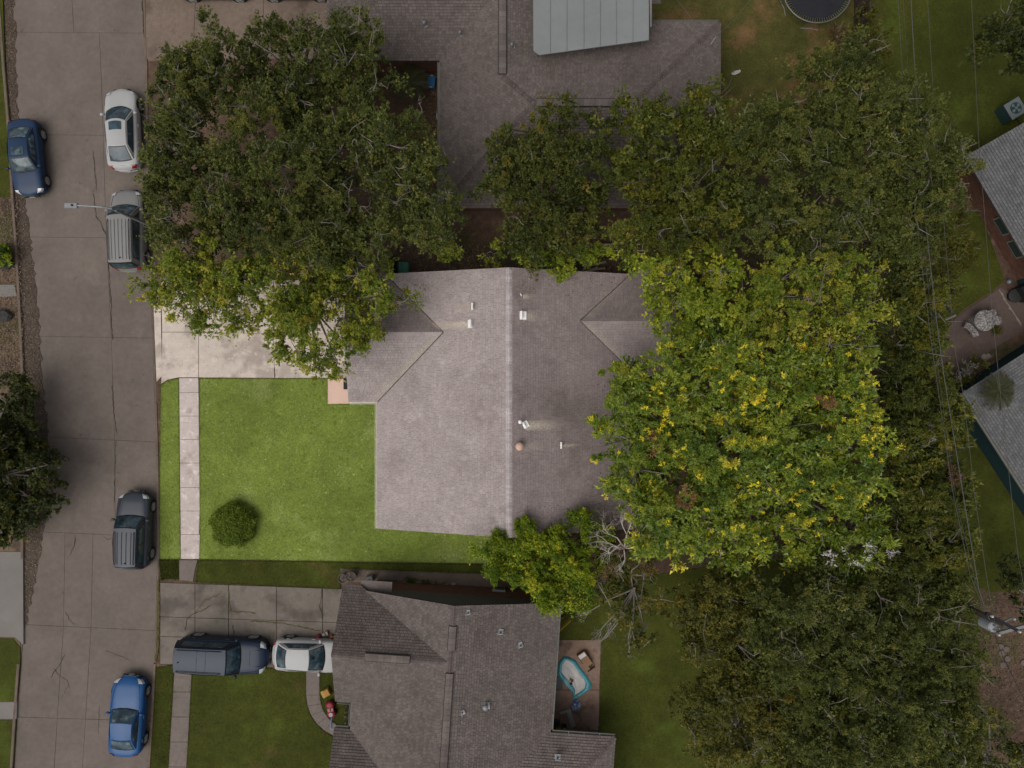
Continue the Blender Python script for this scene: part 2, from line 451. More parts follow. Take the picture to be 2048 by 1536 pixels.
# ------------------------------------------------------------------ lawns
def sheet(name, poly, m, z=ZY):
    q = [v[:2] for v in PP(poly, z)]
    b = MB(); b.prism(q, -.03, z, m)
    return tag(b.build(name, m), kind="structure")
MAIN_LAWN = [(399, 757), (655, 757), (655, 808), (765, 808), (765, 1040), (1040, 1060), (1040, 1128), (399, 1118)]
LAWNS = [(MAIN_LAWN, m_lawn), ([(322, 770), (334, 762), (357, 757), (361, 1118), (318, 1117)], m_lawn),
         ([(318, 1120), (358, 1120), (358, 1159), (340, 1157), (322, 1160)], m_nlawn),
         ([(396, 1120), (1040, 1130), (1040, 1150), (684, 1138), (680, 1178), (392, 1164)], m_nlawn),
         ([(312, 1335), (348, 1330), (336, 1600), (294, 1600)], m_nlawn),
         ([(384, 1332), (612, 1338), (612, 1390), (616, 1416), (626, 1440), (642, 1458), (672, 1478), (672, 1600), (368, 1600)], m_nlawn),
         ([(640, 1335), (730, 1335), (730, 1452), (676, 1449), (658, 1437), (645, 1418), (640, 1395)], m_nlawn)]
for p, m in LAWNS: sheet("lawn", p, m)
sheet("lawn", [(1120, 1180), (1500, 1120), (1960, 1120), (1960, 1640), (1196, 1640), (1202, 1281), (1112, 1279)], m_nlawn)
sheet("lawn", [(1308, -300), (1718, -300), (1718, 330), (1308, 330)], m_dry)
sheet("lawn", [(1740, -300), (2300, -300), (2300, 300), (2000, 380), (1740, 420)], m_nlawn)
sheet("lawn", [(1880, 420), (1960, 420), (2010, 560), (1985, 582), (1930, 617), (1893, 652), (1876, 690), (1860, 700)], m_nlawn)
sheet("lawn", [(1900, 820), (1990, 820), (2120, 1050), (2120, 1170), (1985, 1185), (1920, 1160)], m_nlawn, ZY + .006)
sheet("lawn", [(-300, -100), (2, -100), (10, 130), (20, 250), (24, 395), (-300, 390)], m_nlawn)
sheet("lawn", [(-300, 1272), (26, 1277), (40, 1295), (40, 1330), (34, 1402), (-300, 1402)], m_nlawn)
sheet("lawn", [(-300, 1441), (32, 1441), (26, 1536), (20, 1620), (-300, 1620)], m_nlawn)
sheet("flower_bed", [(660, 118), (880, 118), (925, 430), (850, 430)], m_mulch, .105)

# loose grass blades standing in the bright lawn and along its edges
def in_poly(x, y, poly):
    c = np.zeros(x.shape, bool); n = len(poly)
    for i in range(n):
        x0, y0 = poly[i]; x1, y1 = poly[(i + 1) % n]
        if y0 == y1: continue
        c ^= ((y0 > y) != (y1 > y)) & (x < (x1 - x0) * (y - y0) / (y1 - y0) + x0)
    return c
def np_mesh(name, V, F, attr=None, m=None, parent=None, smooth=False):
    me = bpy.data.meshes.new(name)
    nf, k = F.shape
    me.vertices.add(len(V)); me.vertices.foreach_set("co", V.astype(np.float32).ravel())
    me.loops.add(nf * k); me.loops.foreach_set("vertex_index", F.astype(np.int32).ravel())
    me.polygons.add(nf); me.polygons.foreach_set("loop_start", np.arange(0, nf * k, k, dtype=np.int32))
    if attr is not None:
        a = me.attributes.new("tone", 'FLOAT', 'POINT'); a.data.foreach_set("value", attr.astype(np.float32))
    if m is not None: me.materials.append(m)
    me.update(calc_edges=True)
    return link(name, me, parent)
def blades(poly, n, m, h=.06, w=.016, z=ZY, edge=.7):
    xs = [p[0] for p in poly]; ys = [p[1] for p in poly]
    x = rng.uniform(min(xs), max(xs), n * 3); y = rng.uniform(min(ys), max(ys), n * 3)
    k = in_poly(x, y, poly); x = x[k][:n]; y = y[k][:n]
    ex = []; ey = []
    for (x0, y0), (x1, y1) in zip(poly, poly[1:] + poly[:1]):
        q = int(math.hypot(x1 - x0, y1 - y0) * edge * 6)
        t = rng.random(q); ex.append(x0 + (x1 - x0) * t + rng.normal(0, 1.6, q)); ey.append(y0 + (y1 - y0) * t + rng.normal(0, 1.2, q))
    x = np.concatenate([x] + ex); y = np.concatenate([y] + ey)
    f = GSD * (CAM_H - z) / CAM_H
    X = (x - 1024) * f; Y = (768 - y) * f; N = len(X)
    a = rng.uniform(0, 2 * np.pi, N); hh = h * rng.uniform(.4, 1.2, N); ln = rng.uniform(.3, 1.6, N) * hh
    b = rng.uniform(0, 2 * np.pi, N)
    V = np.empty((N, 3, 3)); zz = np.full(N, z - .003)
    V[:, 0] = np.stack([X - np.cos(a) * w / 2, Y - np.sin(a) * w / 2, zz], 1)
    V[:, 1] = np.stack([X + np.cos(a) * w / 2, Y + np.sin(a) * w / 2, zz], 1)
    V[:, 2] = np.stack([X + np.cos(b) * ln, Y + np.sin(b) * ln, zz + hh], 1)
    tone = np.repeat(rng.random(N), 3)
    o = np_mesh("grass", V.reshape(-1, 3), np.arange(3 * N).reshape(N, 3), tone, m)
    return tag(o, kind="stuff")
m_blade = leaf_mat("bright_grass_blade", [(0, (0.095, 0.145, 0.018)), (.7, (0.180, 0.235, 0.045)), (1, (0.34, 0.37, 0.14))], .3)
m_nblade = leaf_mat("dimmed_grass_blade", [(0, (0.030, 0.041, 0.005)), (.7, (0.054, 0.064, 0.010)), (1, (0.10, 0.10, 0.03))], .3)  # blades dimmed by colour to go with the darkened lawn
blades(MAIN_LAWN, 60000, m_blade); blades(LAWNS[1][0], 5000, m_blade)
for p, m in LAWNS[2:7]: blades(p, 9000 if len(p) > 8 else 4000, m_nblade)

# fallen leaves: along the left kerb, on the verge and between the houses
def litter(poly, n, m, size=.06, z=.006):
    xs = [p[0] for p in poly]; ys = [p[1] for p in poly]
    x = rng.uniform(min(xs), max(xs), n * 4); y = rng.uniform(min(ys), max(ys), n * 4)
    k = in_poly(x, y, poly); x = x[k][:n]; y = y[k][:n]
    f = GSD * (CAM_H - z) / CAM_H; N = len(x)
    X = (x - 1024) * f; Y = (768 - y) * f
    a = rng.uniform(0, 6.283, N); s = size * rng.uniform(.5, 1.3, N)
    c = np.stack([X, Y, np.full(N, z) + rng.uniform(.002, .03, N)], 1)
    d = np.stack([np.cos(a), np.sin(a), rng.uniform(-.3, .3, N)], 1) * s[:, None]
    e = np.stack([-np.sin(a), np.cos(a), rng.uniform(-.3, .3, N)], 1) * s[:, None] * .5
    V = np.stack([c - d, c - e, c + d, c + e], 1).reshape(-1, 3)
    o = np_mesh("leaf_litter", V, np.arange(4 * N).reshape(N, 4), np.repeat(rng.random(N), 4), m)
    return tag(o, kind="stuff")
m_litter = leaf_mat("dead_leaf", [(0, (0.045, 0.028, 0.018)), (.5, (0.10, 0.062, 0.04)), (1, (0.19, 0.13, 0.085))], .1)
m_gutter = mat("gutter_silt", (0.062, 0.048, 0.038), .95, var=((1.5, .3), (12, .35), (60, .4)), bump=.6, bump_scale=40)
def silt(pts_l, pts_r, z):
    b = MB(); q = [v[:2] for v in PP(pts_l + pts_r[::-1], z)]; b.prism(q, z - .02, z, m_gutter)
    return tag(b.build("gutter_dirt", m_gutter), kind="stuff")
def ragged(pts, amp, step=7):
    out = []
    for (x0, y0), (x1, y1) in zip(pts, pts[1:]):
        n = max(1, int(math.hypot(x1 - x0, y1 - y0) / step))
        out += [(x0 + (x1 - x0) * k / n + random.uniform(-amp, amp), y0 + (y1 - y0) * k / n) for k in range(n)]
    return out + [pts[-1]]
GL = [(edge_x(L_EDGE, y) - 3, y) for y in range(-40, 1260, 60)]
GR = ragged([(22, -40), (32, 60), (34, 200), (44, 330), (50, 400), (60, 470), (68, 540), (78, 640), (84, 740), (90, 820), (98, 870), (92, 950), (92, 1020), (82, 1100), (66, 1180), (50, 1258)], 3.5)
silt(GL, GR, .011)
litter(GL + GR[::-1], 5200, m_litter, .05, .012)
litter([(-20, 395), (34, 395), (46, 640), (48, 760), (-20, 760)], 2600, m_litter, .055, ZY)
litter([(770, 490), (1330, 485), (1330, 560), (770, 560)], 4500, m_litter, .06, ZY)
litter([(850, 120), (885, 120), (930, 440), (860, 440)], 1500, m_litter, .06, ZY)
litter([(300, 560), (560, 560), (560, 760), (330, 760)], 160, m_litter, .028, .128)
litter([(1940, 1190), (2060, 1190), (2060, 1600), (1960, 1600)], 2500, m_litter, .06, ZY)
# ------------------------------------------------------------------ houses
def shingle_mat(name, base, dark, grey, algae=None, isl=.16):
    m = mat(name, base, 0.95, var=((0.35, .10), (2.2, .10), (14, .14), (45, .30), (130, .22)), bump=.3, bump_scale=90, island=isl, spec=.12,
            patch=((dark, 0.35, .50, .70, .6), (grey, 0.8, .56, .72, .5)) + ((algae,) if algae else ()))
    return m
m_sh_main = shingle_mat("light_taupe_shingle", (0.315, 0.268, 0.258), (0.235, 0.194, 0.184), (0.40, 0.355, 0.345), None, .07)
m_sh_rear = shingle_mat("weathered_shaded_taupe_shingle", (0.215, 0.176, 0.170), (0.145, 0.115, 0.108), (0.26, 0.225, 0.215), ((0.12, 0.10, 0.088), 0.22, .50, .66, .55), .07)  # weathering and algae, plus the shade of the rear slope put into the colour
m_sh_dark = shingle_mat("shaded_taupe_shingle", (0.165, 0.136, 0.130), (0.115, 0.092, 0.086), (0.21, 0.178, 0.17), None, .07)  # darker copy for slopes turned from the sun; their shade is in the colour
m_sh_nb = shingle_mat("brown_grey_shingle", (0.118, 0.098, 0.090), (0.090, 0.073, 0.066), (0.142, 0.120, 0.112))
m_sh_grey = shingle_mat("grey_shingle", (0.118, 0.118, 0.120), (0.095, 0.095, 0.098), (0.14, 0.14, 0.142))
m_deck = mat("roof_underlay", (0.045, 0.037, 0.034), .95)
m_trim = mat("cream_trim", (0.62, 0.60, 0.50), .6)
m_trim_nb = mat("dull_trim", (0.17, 0.165, 0.15), .6)
m_brick = mat("red_brick", (0.092, 0.042, 0.029), .9, var=((2, .25), (15, .35)), stretch=(1, 1, 5), patch=(((0.16, 0.085, 0.055), 2.5, .52, .66, .7),), bump=.5)
m_siding = mat("grey_siding", (0.062, 0.058, 0.056), .8, var=((2, .1),))
m_teal = mat("teal_siding", (0.007, 0.026, 0.030), .75, var=((1.5, .2), (18, .25)), stretch=(1, 1, 8))
m_white_pvc = mat("white_pipe", (0.78, 0.76, 0.74), .45, var=((8, .08),))
m_grey_metal = mat("galvanised_vent", (0.20, 0.21, 0.22), .5, metallic=.4, var=((10, .25),))
m_dark = mat("black_gap", (0.012, 0.012, 0.013), .7)
m_terra = mat("terracotta_vent", (0.52, 0.34, 0.28), .6, var=((5, .12),))
m_wall = mat("cream_wall", (0.45, 0.41, 0.34), .85, var=((2, .1),))
m_glass_dark = mat("window_glass", (0.02, 0.035, 0.04), .06, spec=.8)

def clip(poly, c):
    """Sutherland-Hodgman: poly cut by the convex counter-clockwise polygon c"""
    for (ax, ay), (bx, by) in zip(c, c[1:] + c[:1]):
        out = []
        if not poly: return []
        side = [(bx - ax) * (p[1] - ay) - (by - ay) * (p[0] - ax) for p in poly]
        for i in range(len(poly)):
            j = (i + 1) % len(poly); p, q = poly[i], poly[j]; s, t = side[i], side[j]
            if s >= -1e-9: out.append(p)
            if (s > 1e-9 and t < -1e-9) or (s < -1e-9 and t > 1e-9):
                k = s / (s - t); out.append((p[0] + (q[0] - p[0]) * k, p[1] + (q[1] - p[1]) * k))
        poly = out
    return poly

class Roof:
    def __init__(s): s.deck = MB(); s.sh = {}; s.cap = MB()
    def slope(s, O, e, pitch, poly, m, wid=None, course=.145):
        """O: eave start (x, y, z); e: eave direction with up-slope on its left; poly: (along eave, horizontal run up)"""
        tab = not m.name.endswith("taupe_shingle")      # the neighbours' roofs are plain three-tab shingles
        wid = wid or (.20 if tab else .26); jit = .06 if tab else .3; gap = .006 if tab else .004
        k = math.sqrt(1 + pitch * pitch)
        E = Vector((e[0], e[1], 0)).normalized(); H = Vector((-E.y, E.x, 0)); U = (H + Vector((0, 0, pitch))) / k
        Nn = E.cross(U).normalized(); O = Vector(O)
        c = [(a, b * k) for a, b in poly]
        at = lambda a, b, h=0: O + E * a + U * b + Nn * h
        n = len(c)
        top = [at(a, b, -.012) for a, b in c]; low = [p - Vector((0, 0, .14)) for p in top]
        s.deck.mesh(top + low, [tuple(range(n)), tuple(range(2 * n - 1, n - 1, -1))] + [(i, n + i, n + (i + 1) % n, (i + 1) % n) for i in range(n)], m_deck)
        sh = s.sh.setdefault(m.name, (MB(), m))[0]
        bmax = max(b for a, b in c); amin = min(a for a, b in c); amax = max(a for a, b in c)
        r = 0; b = -.03
        while b < bmax:
            a = amin - (wid * (.5 * (r % 2) + random.uniform(0, .08)) if tab else random.uniform(0, wid))
            while a < amax:
                w = wid * random.uniform(1 - jit, 1 + jit)
                lo = b + random.uniform(-.004, .004)
                q = clip([(a + gap, lo), (a + w - gap, lo), (a + w - gap, b + course * .925), (a + gap, b + course * .925)],
                         [(x, y - (.03 if y < 1e-6 else 0)) for x, y in c])
                if len(q) >= 3:
                    hs = random.uniform(.022, .032)
                    zt = lambda y: hs * (1 - (y - lo) / course) + .003
                    vs = [at(x, y, zt(y)) for x, y in q]
                    i0 = len(vs); fs = [tuple(range(i0))]
                    for i in range(len(q)):
                        j = (i + 1) % len(q)
                        if abs(q[i][1] - lo) < .004 and abs(q[j][1] - lo) < .004:
                            vs += [at(*q[i], -.010), at(*q[j], -.010)]
                            fs.append((i, len(vs) - 2, len(vs) - 1, j))
                    sh.mesh(vs, fs, m)
                a += w
            b += course; r += 1
    def caps(s, p, q, dl, dr, m, w=.15, step=.15):
        """cap shingles from low end p to high end q; dl/dr: drop over the width on the left/right of travel"""
        p = Vector(p); q = Vector(q); d = (q - p); n = int(d.length / step); d.normalize()
        side = Vector((-d.y, d.x, 0)).normalized()
        for i in range(n):
            a = p + d * i * step; b = a + d * step * 1.35
            up = Vector((0, 0, .022 + random.uniform(0, .006))); lo = Vector((0, 0, .004))
            A = [a + side * w - Vector((0, 0, dl)) + up, a + up + Vector((0, 0, .006)), a - side * w - Vector((0, 0, dr)) + up]
            B = [b + side * w - Vector((0, 0, dl)) + lo + Vector((0, 0, .008)), b + lo + Vector((0, 0, .012)), b - side * w - Vector((0, 0, dr)) + lo + Vector((0, 0, .008))]
            C = [v - Vector((0, 0, .025)) for v in A]
            s.cap.mesh(A + B + C, [(0, 3, 4, 1), (1, 4, 5, 2), (6, 0, 1, 7), (7, 1, 2, 8)], m)
    def build(s, parent):
        d = s.deck.build("roof", None, parent)
        for mb, m in s.sh.values():
            tag(mb.build("shingles", m, d), kind="stuff")
        if s.cap.v: tag(s.cap.build("ridge_caps", None, d), kind="stuff")
        return d

def walls(parent, poly, z0, z1, m, name="wall"):
    b = MB(); b.prism(poly, z0, z1, m); return b.build(name, m, parent)
def gutter(parent, p, q, m, z, out, brackets=True):
    """an open trough along p-q with bracket ticks"""
    p = Vector((*p, z)); q = Vector((*q, z)); d = (q - p).normalized(); o = Vector((out[0], out[1], 0))
    b = MB()
    prof = [(0, .01), (0, -.11), (.11, -.11), (.12, .0), (.135, .0), (.125, -.125), (-.012, -.125), (-.012, .01)]
    vs = [e + o * u + Vector((0, 0, h)) for e in (p, q) for u, h in prof]; n = len(prof)
    fs = [(i, i + 1, n + i + 1, n + i) for i in range(n - 1)] + [(n - 1, 0, n, 2 * n - 1)]
    b.mesh(vs, fs, m)
    L_ = (q - p).length
    if brackets:
        k = int(L_ / .85)
        for i in range(1, k):
            c = p + d * (L_ * i / k) + o * .06 + Vector((0, 0, .006))
            b.box(c, (.035, .15, .012), m, rz=math.atan2(d.y, d.x))
    return b.build("gutter", m, parent)

# ---- the house in the middle
main = tag(empty("house", (0, 0, 0)), "low house with a light taupe shingle roof on the bright green lawn", "house")
m_sh_wing = shingle_mat("sunlit_taupe_shingle", (0.25, 0.21, 0.203), (0.18, 0.148, 0.141), (0.32, 0.28, 0.272), None, .07)  # lighter copy for the sun-facing wing slope; sunlight put into the colour
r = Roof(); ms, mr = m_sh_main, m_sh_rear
r.slope((-7.29, 5.95, 2.6), (0, -1), .308, [(0, 0), (13.79, 0), (13.79, 7.14), (0, 7.14)], ms)
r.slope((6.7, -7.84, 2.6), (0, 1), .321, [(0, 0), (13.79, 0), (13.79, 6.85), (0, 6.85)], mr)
r.slope((-8.87, -.95, 2.6), (1, 0), .308, [(0, 0), (1.66, 0), (5.33, 3.67), (0, 3.67)], ms)
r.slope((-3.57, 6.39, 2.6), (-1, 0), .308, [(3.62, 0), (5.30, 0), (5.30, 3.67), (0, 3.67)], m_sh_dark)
r.slope((3.56, .46, 2.6), (1, 0), .348, [(3.06, 0), (5.14, 0), (5.14, 2.87), (0, 2.87)], m_sh_wing)
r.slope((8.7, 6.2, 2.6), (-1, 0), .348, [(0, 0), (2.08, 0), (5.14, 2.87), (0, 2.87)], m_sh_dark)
m_cap_main = shingle_mat("pale_cap_shingle", (0.37, 0.33, 0.323), (0.29, 0.25, 0.243), (0.43, 0.39, 0.383))
r.caps((-.15, -7.84, 4.80), (-.15, 5.95, 4.80), .045, .045, m_cap_main, w=.16)
r.caps((-8.87, 2.72, 3.715), (-3.6, 2.72, 3.715), .045, .045, ms, .13)
r.caps((8.7, 3.33, 3.585), (3.58, 3.33, 3.585), .05, .05, mr, .13)
rd = r.build(main)
m_valley = mat("valley_dark_metal", (0.10, 0.082, 0.076), .8, var=((6, .3),))  # dark brown strips that draw the valley lines
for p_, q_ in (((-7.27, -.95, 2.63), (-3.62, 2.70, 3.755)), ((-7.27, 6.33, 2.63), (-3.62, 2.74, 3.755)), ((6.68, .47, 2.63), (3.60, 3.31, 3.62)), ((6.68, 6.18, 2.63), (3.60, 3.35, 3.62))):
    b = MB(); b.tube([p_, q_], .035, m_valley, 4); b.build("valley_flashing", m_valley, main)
walls(main, [(-6.9, -7.5), (6.3, -7.5), (6.3, 5.6), (-6.9, 5.6)], 0, 2.55, m_wall)
walls(main, [(-8.3, -.55), (-6.8, -.55), (-6.8, 5.9), (-8.3, 5.9)], 0, 2.55, m_wall)
walls(main, [(6.2, .9), (8.3, .9), (8.3, 5.8), (6.2, 5.8)], 0, 2.55, m_wall)
for X, Y0, Y1, ym, zr in ((-.15, -7.5, -7.62, 0, 4.7), (-.15, 5.6, 5.72, 0, 4.7)):
    b = MB(); b.face([(-6.9, Y1, 2.5), (6.3, Y1, 2.5), (-.15, Y1, zr)] if Y1 < 0 else [(6.3, Y1, 2.5), (-6.9, Y1, 2.5), (-.15, Y1, zr)], m_wall); b.build("gable_wall", m_wall, main)
b = MB(); b.face([(-8.42, 6.0, 2.5), (-8.42, -.6, 2.5), (-8.42, 2.72, 3.65)], m_wall); b.build("gable_wall", m_wall, main)
gutter(main, (-7.30, -1.05), (-7.30, -7.84), m_trim, 2.585, (-1, 0))
gutter(main, (-8.80, -.96), (-7.45, -.96), m_trim, 2.585, (0, -1), False)
b = MB(); b.box((-7.12, -.98, 2.3), (.10, .07, .5), m_trim); b.build("downspout", m_trim, main)
b = MB(); b.box((-8.36, -.42, 1.02), (.06, .9, 2.05), mat("door_paint", (.20, .06, .04), .5)); b.build("door", None, main)
for yy in (-2.6, -5.6):
    w = MB(); w.box((-6.93, yy, 1.5), (.08, 1.7, 1.3), m_trim); f = w.build("window", m_trim, main)
    w = MB(); w.box((-6.98, yy, 1.5), (.03, 1.5, 1.1), m_glass_dark); w.build("pane", m_glass_dark, f)

m_wash = mat("mineral_wash", (0.56, 0.48, 0.40), .95, var=((3, .1), (40, .2)))
_nt = m_wash.node_tree; _tr = _nt.nodes.new("ShaderNodeBsdfTransparent"); _mx = _nt.nodes.new("ShaderNodeMixShader")
_at = _nt.nodes.new("ShaderNodeAttribute"); _at.attribute_name = "tone"; _nz = _nt.nodes.new("ShaderNodeTexNoise"); _nz.inputs["Scale"].default_value = 14
_ml = _nt.nodes.new("ShaderNodeMath"); _ml.operation = 'MULTIPLY'
_ml2 = _nt.nodes.new('ShaderNodeMath'); _ml2.operation = 'MULTIPLY'; _ml2.use_clamp = True; _ml2.inputs[1].default_value = 1.5
_nt.links.new(_at.outputs["Fac"], _ml.inputs[0]); _nt.links.new(_nz.outputs["Fac"], _ml.inputs[1]); _nt.links.new(_ml.outputs[0], _ml2.inputs[0]); _nt.links.new(_ml2.outputs[0], _mx.inputs[0])
_nt.links.new(_tr.outputs[0], _mx.inputs[1]); _nt.links.new(_nt.nodes["Principled BSDF"].outputs[0], _mx.inputs[2]); _nt.links.new(_mx.outputs[0], _nt.nodes["Material Output"].inputs[0])
# stains that wash down the slope below the metal vents: a thin film on the shingles
def streak(parent, px, py, f, length, w, amount):
    """mineral stain from a vent at pixel (px, py) down the slope, fading out with distance"""
    a = on_slope(px, py, f); sg = -1 if f is zl else 1; n = 12; V = []; T = []
    for i in range(n + 1):
        x = a.x + sg * length * i / n
        for j, u in enumerate((-1, -.5, 0, .5, 1)):
            V.append((x, a.y + u * w * (1 + .25 * i / n), f(x) + .055)); T.append(0 if abs(u) == 1 or i == n else amount * (1 - i / n) * (1 if u == 0 else .75))
    F = np.array([(i * 5 + j, (i + 1) * 5 + j, (i + 1) * 5 + j + 1, i * 5 + j + 1) for i in range(n) for j in range(4)])
    if sg > 0: F = F[:, ::1]
    return np_mesh("stain", np.array(V), F, np.array(T), m_wash, parent)
def zl(x): return 2.6 + (x + 7.29) * .308
def zr_(x): return 2.6 + (6.7 - x) * .321
def on_slope(px, py, f):
    z = 3.5
    for _ in range(12): p = P(px, py, z); z = f(p.x)
    return Vector((p.x, p.y, z))
def tvent(parent, at, size, h=.28, turn=0.0, flash=True, round_cap=False, m=m_white_pvc):
    """a roof vent: flashing plate, pipe and a T or flat hood"""
    v = link("roof_vent", None, parent, at, turn)
    b = MB()
    if flash: b.box((0.06, 0, .03), (size * .9, size * 1.0, .02), m); b.build("flashing", m, v)
    b = MB(); b.tube([(0, 0, -.1), (0, 0, h)], size * .16, m, 10); b.build("pipe", m, v)
    b = MB()
    if round_cap: b.lathe([(size * .25, h), (size * .42, h + .02), (size * .40, h + .09), (size * .2, h + .14), (0, h + .15)], m, 18)
    else: b.tube([(0, -size * .5, h), (0, size * .5, h)], size * .14, m, 10)
    b.build("hood", m, v, smooth=False)
    return v
tvent(main, on_slope(945, 614, zl), .36, .22, 0, False)
tvent(main, on_slope(941, 648, zl), .42, .25)
tvent(main, on_slope(1042, 591, zr_), .16, .30, .6, False)
tvent(main, on_slope(1043, 631, zr_), .42, .25, 0)
tvent(main, on_slope(1040, 843, zr_), .24, .38, 0, False, True)
tvent(main, on_slope(1049, 850, zr_), .34, .2, .5, True)
tvent(main, on_slope(1122, 890, zr_), .34, .2, 0, False)
tvent(main, on_slope(1187, 838, zr_), .20, .35, 0, False, True, m_grey_metal)
def valley_wash(parent, a, b_, into, w, amount):
    """pale scoured band beside a valley from a to b, spreading sideways along 'into'"""
    a = Vector(a); b_ = Vector(b_); into = Vector(into); n = 10; V = []; T = []
    for i in range(n + 1):
        p = a.lerp(b_, i / n)
        for j, u in enumerate((0, .25, .6, 1)):
            V.append(p + into * w * u + Vector((0, 0, .05))); T.append((amount * .8, amount, amount * .5, 0)[j] * (0 if i in (0, n) else 1))
    F = np.array([(i * 4 + j, (i + 1) * 4 + j, (i + 1) * 4 + j + 1, i * 4 + j + 1) for i in range(n) for j in range(3)])
    return np_mesh("stain", np.array([tuple(v) for v in V]), F, np.array(T), m_wash, parent)
valley_wash(main, (-7.25, -.93, 2.61), (-3.65, 2.68, 3.72), (-1, 0, 0), .75, .36)
valley_wash(main, (6.65, .50, 2.61), (3.62, 3.30, 3.58), (1, 0, 0), .70, .30)
valley_wash(main, (6.65, 6.15, 2.61), (3.62, 3.36, 3.58), (1, 0, 0), .55, .22)
valley_wash(main, (-7.25, 6.3, 2.61), (-3.65, 2.76, 3.72), (-1, 0, 0), .5, .2)
for q in ((938, 649, zl, 3.0, .26, 1.0), (941, 615, zl, .9, .28, .5), (1050, 851, zr_, 2.2, .30, 1.1), (1047, 632, zr_, .9, .30, 1.0), (1046, 593, zr_, .6, .16, .9), (1126, 891, zr_, 1.1, .10, .8), (1045, 893, zr_, 1.5, .25, .45)): streak(main, *q)
t = link("turbine_vent", None, main, on_slope(1039, 892, zr_))
b = MB(); b.lathe([(.15, -.1), (.15, .12), (.17, .13)], m_terra, 20); b.build("collar", m_terra, t)
b = MB(); b.lathe([(.15, .13), (.20, .20), (.21, .30), (.17, .38), (.08, .42), (.03, .43), (0, .44)], m_terra, 20); b.build("dome", m_terra, t, smooth=True)
b = MB()
for k in range(16):
    a = k * math.pi / 8; b.box((.205 * math.cos(a), .205 * math.sin(a), .26), (.012, .03, .15), m_terra, rz=a + .5)
b.build("vane", m_terra, t)
# clear plastic sheet left on the rear wing
b = MB(); n = 6; ctr = P(1336, 684, 3.35)
hmap = [[random.uniform(0, .10) for _ in range(n + 1)] for _ in range(n + 1)]
vs = [(ctr.x - .3 + .6 * i / n, ctr.y - .4 + .85 * j / n, 3.05 + .348 * (ctr.y - .4 + .85 * j / n - 1.8) + .10 + hmap[i][j]) for i in range(n + 1) for j in range(n + 1)]
b.mesh(vs, [(i * (n + 1) + j, (i + 1) * (n + 1) + j, (i + 1) * (n + 1) + j + 1, i * (n + 1) + j + 1) for i in range(n) for j in range(n)])
tag(b.build("plastic_sheet", mat("cloudy_plastic", (.42, .40, .37), .15, spec=.7, var=((9, .35),))), "crumpled cloudy plastic sheet lying on the rear edge of the taupe roof", "plastic sheet")
b = MB(); b.bevbox(P(692, 768, .14) + Vector((0, 0, .02)), (.28, .62, .04), .01, mat("mat_rubber", (.02, .022, .025), .9, var=((30, .4),)))
tag(b.build("door_mat", None), "black rubber door mat on the pink porch floor beside the roof edge", "door mat")

# leaves blown onto the roof under the trees
def roof_leaves(f, x0, x1, y0, y1, n):
    x = rng.uniform(x0, x1, n); y = rng.uniform(y0, y1, n); z = np.array([f(v) for v in x]) + .045
    a = rng.uniform(0, 6.28, n); s = rng.uniform(.02, .05, n)
    c_ = np.stack([x, y, z], 1); d_ = np.stack([np.cos(a), np.sin(a), rng.uniform(-.2, .5, n)], 1) * s[:, None]; e_ = np.stack([-np.sin(a), np.cos(a), rng.uniform(-.2, .2, n)], 1) * s[:, None] * .5
    tag(np_mesh("leaf_litter", np.stack([c_ - d_, c_ - e_, c_ + d_, c_ + e_], 1).reshape(-1, 3), np.arange(4 * n).reshape(n, 4), np.repeat(rng.random(n), 4), m_litter), kind="stuff")
roof_leaves(zr_, 4.0, 6.5, -7.5, .2, 260); roof_leaves(zr_, .3, 6.4, 4.6, 5.8, 120); roof_leaves(zl, -7.0, -4.5, 3.6, 5.8, 120); roof_leaves(zr_, .5, 6.5, -7.7, -6.2, 150)

# ---- the house to the north
nh = tag(empty("house", (0, 0, 0)), "brown shingled house with a white metal patio cover beside the trampoline yard", "house")
r = Roof(); m = m_sh_nb; pt = .33
r.slope((-3.9, 9.57, 2.6), (1, 0), pt, [(0, 0), (15.18, 0), (10.165, 5.015), (5.015, 5.015)], m)
r.slope((11.28, 19.6, 2.6), (-1, 0), pt, [(0, 0), (15.18, 0), (10.165, 5.015), (5.015, 5.015)], m)
r.slope((-3.9, 26, 2.6), (0, -1), pt, [(0, 0), (9.8, 0), (9.8, 3.4), (0, 3.4)], m)
r.slope((-3.9, 26, 2.6), (0, -1), pt, [(9.8, 0), (16.43, 0), (11.415, 5.015), (9.8, 3.4)], m)
r.slope((2.9, 15.5, 2.6), (0, 1), pt, [(0, 0), (10.5, 0), (10.5, 3.4), (0, 3.4)], m)
r.slope((11.28, 9.57, 2.6), (0, 1), pt, [(0, 0), (10.03, 0), (5.015, 5.015)], m)
r.slope((-10, 17.57, 2.6), (1, 0), pt, [(0, 0), (6.15, 0), (10.15, 4), (4, 4)], m)
r.slope((-10, 25.57, 2.6), (0, -1), pt, [(0, 0), (8, 0), (4, 4)], m)
m_cap_nb = shingle_mat("dark_cap_shingle", (0.086, 0.068, 0.064), (0.062, 0.048, 0.045), (0.11, 0.09, 0.085))
for p, q, d in (((-3.9, 9.57, 2.6), (1.115, 14.585, 4.255), .03), ((11.28, 9.57, 2.6), (6.265, 14.585, 4.255), .03), ((11.28, 19.6, 2.6), (6.265, 14.585, 4.255), .03),
                ((6.265, 14.585, 4.255), (1.115, 14.585, 4.255), .045), ((-.5, 25, 3.722), (-.5, 16.2, 3.722), .045), ((-10, 17.57, 2.6), (-6, 21.57, 3.92), .03), ((-.5, 16.2, 3.722), (1.1, 14.6, 4.25), .02)):
    r.caps(p, q, d, d, m_cap_nb)
r.build(nh)
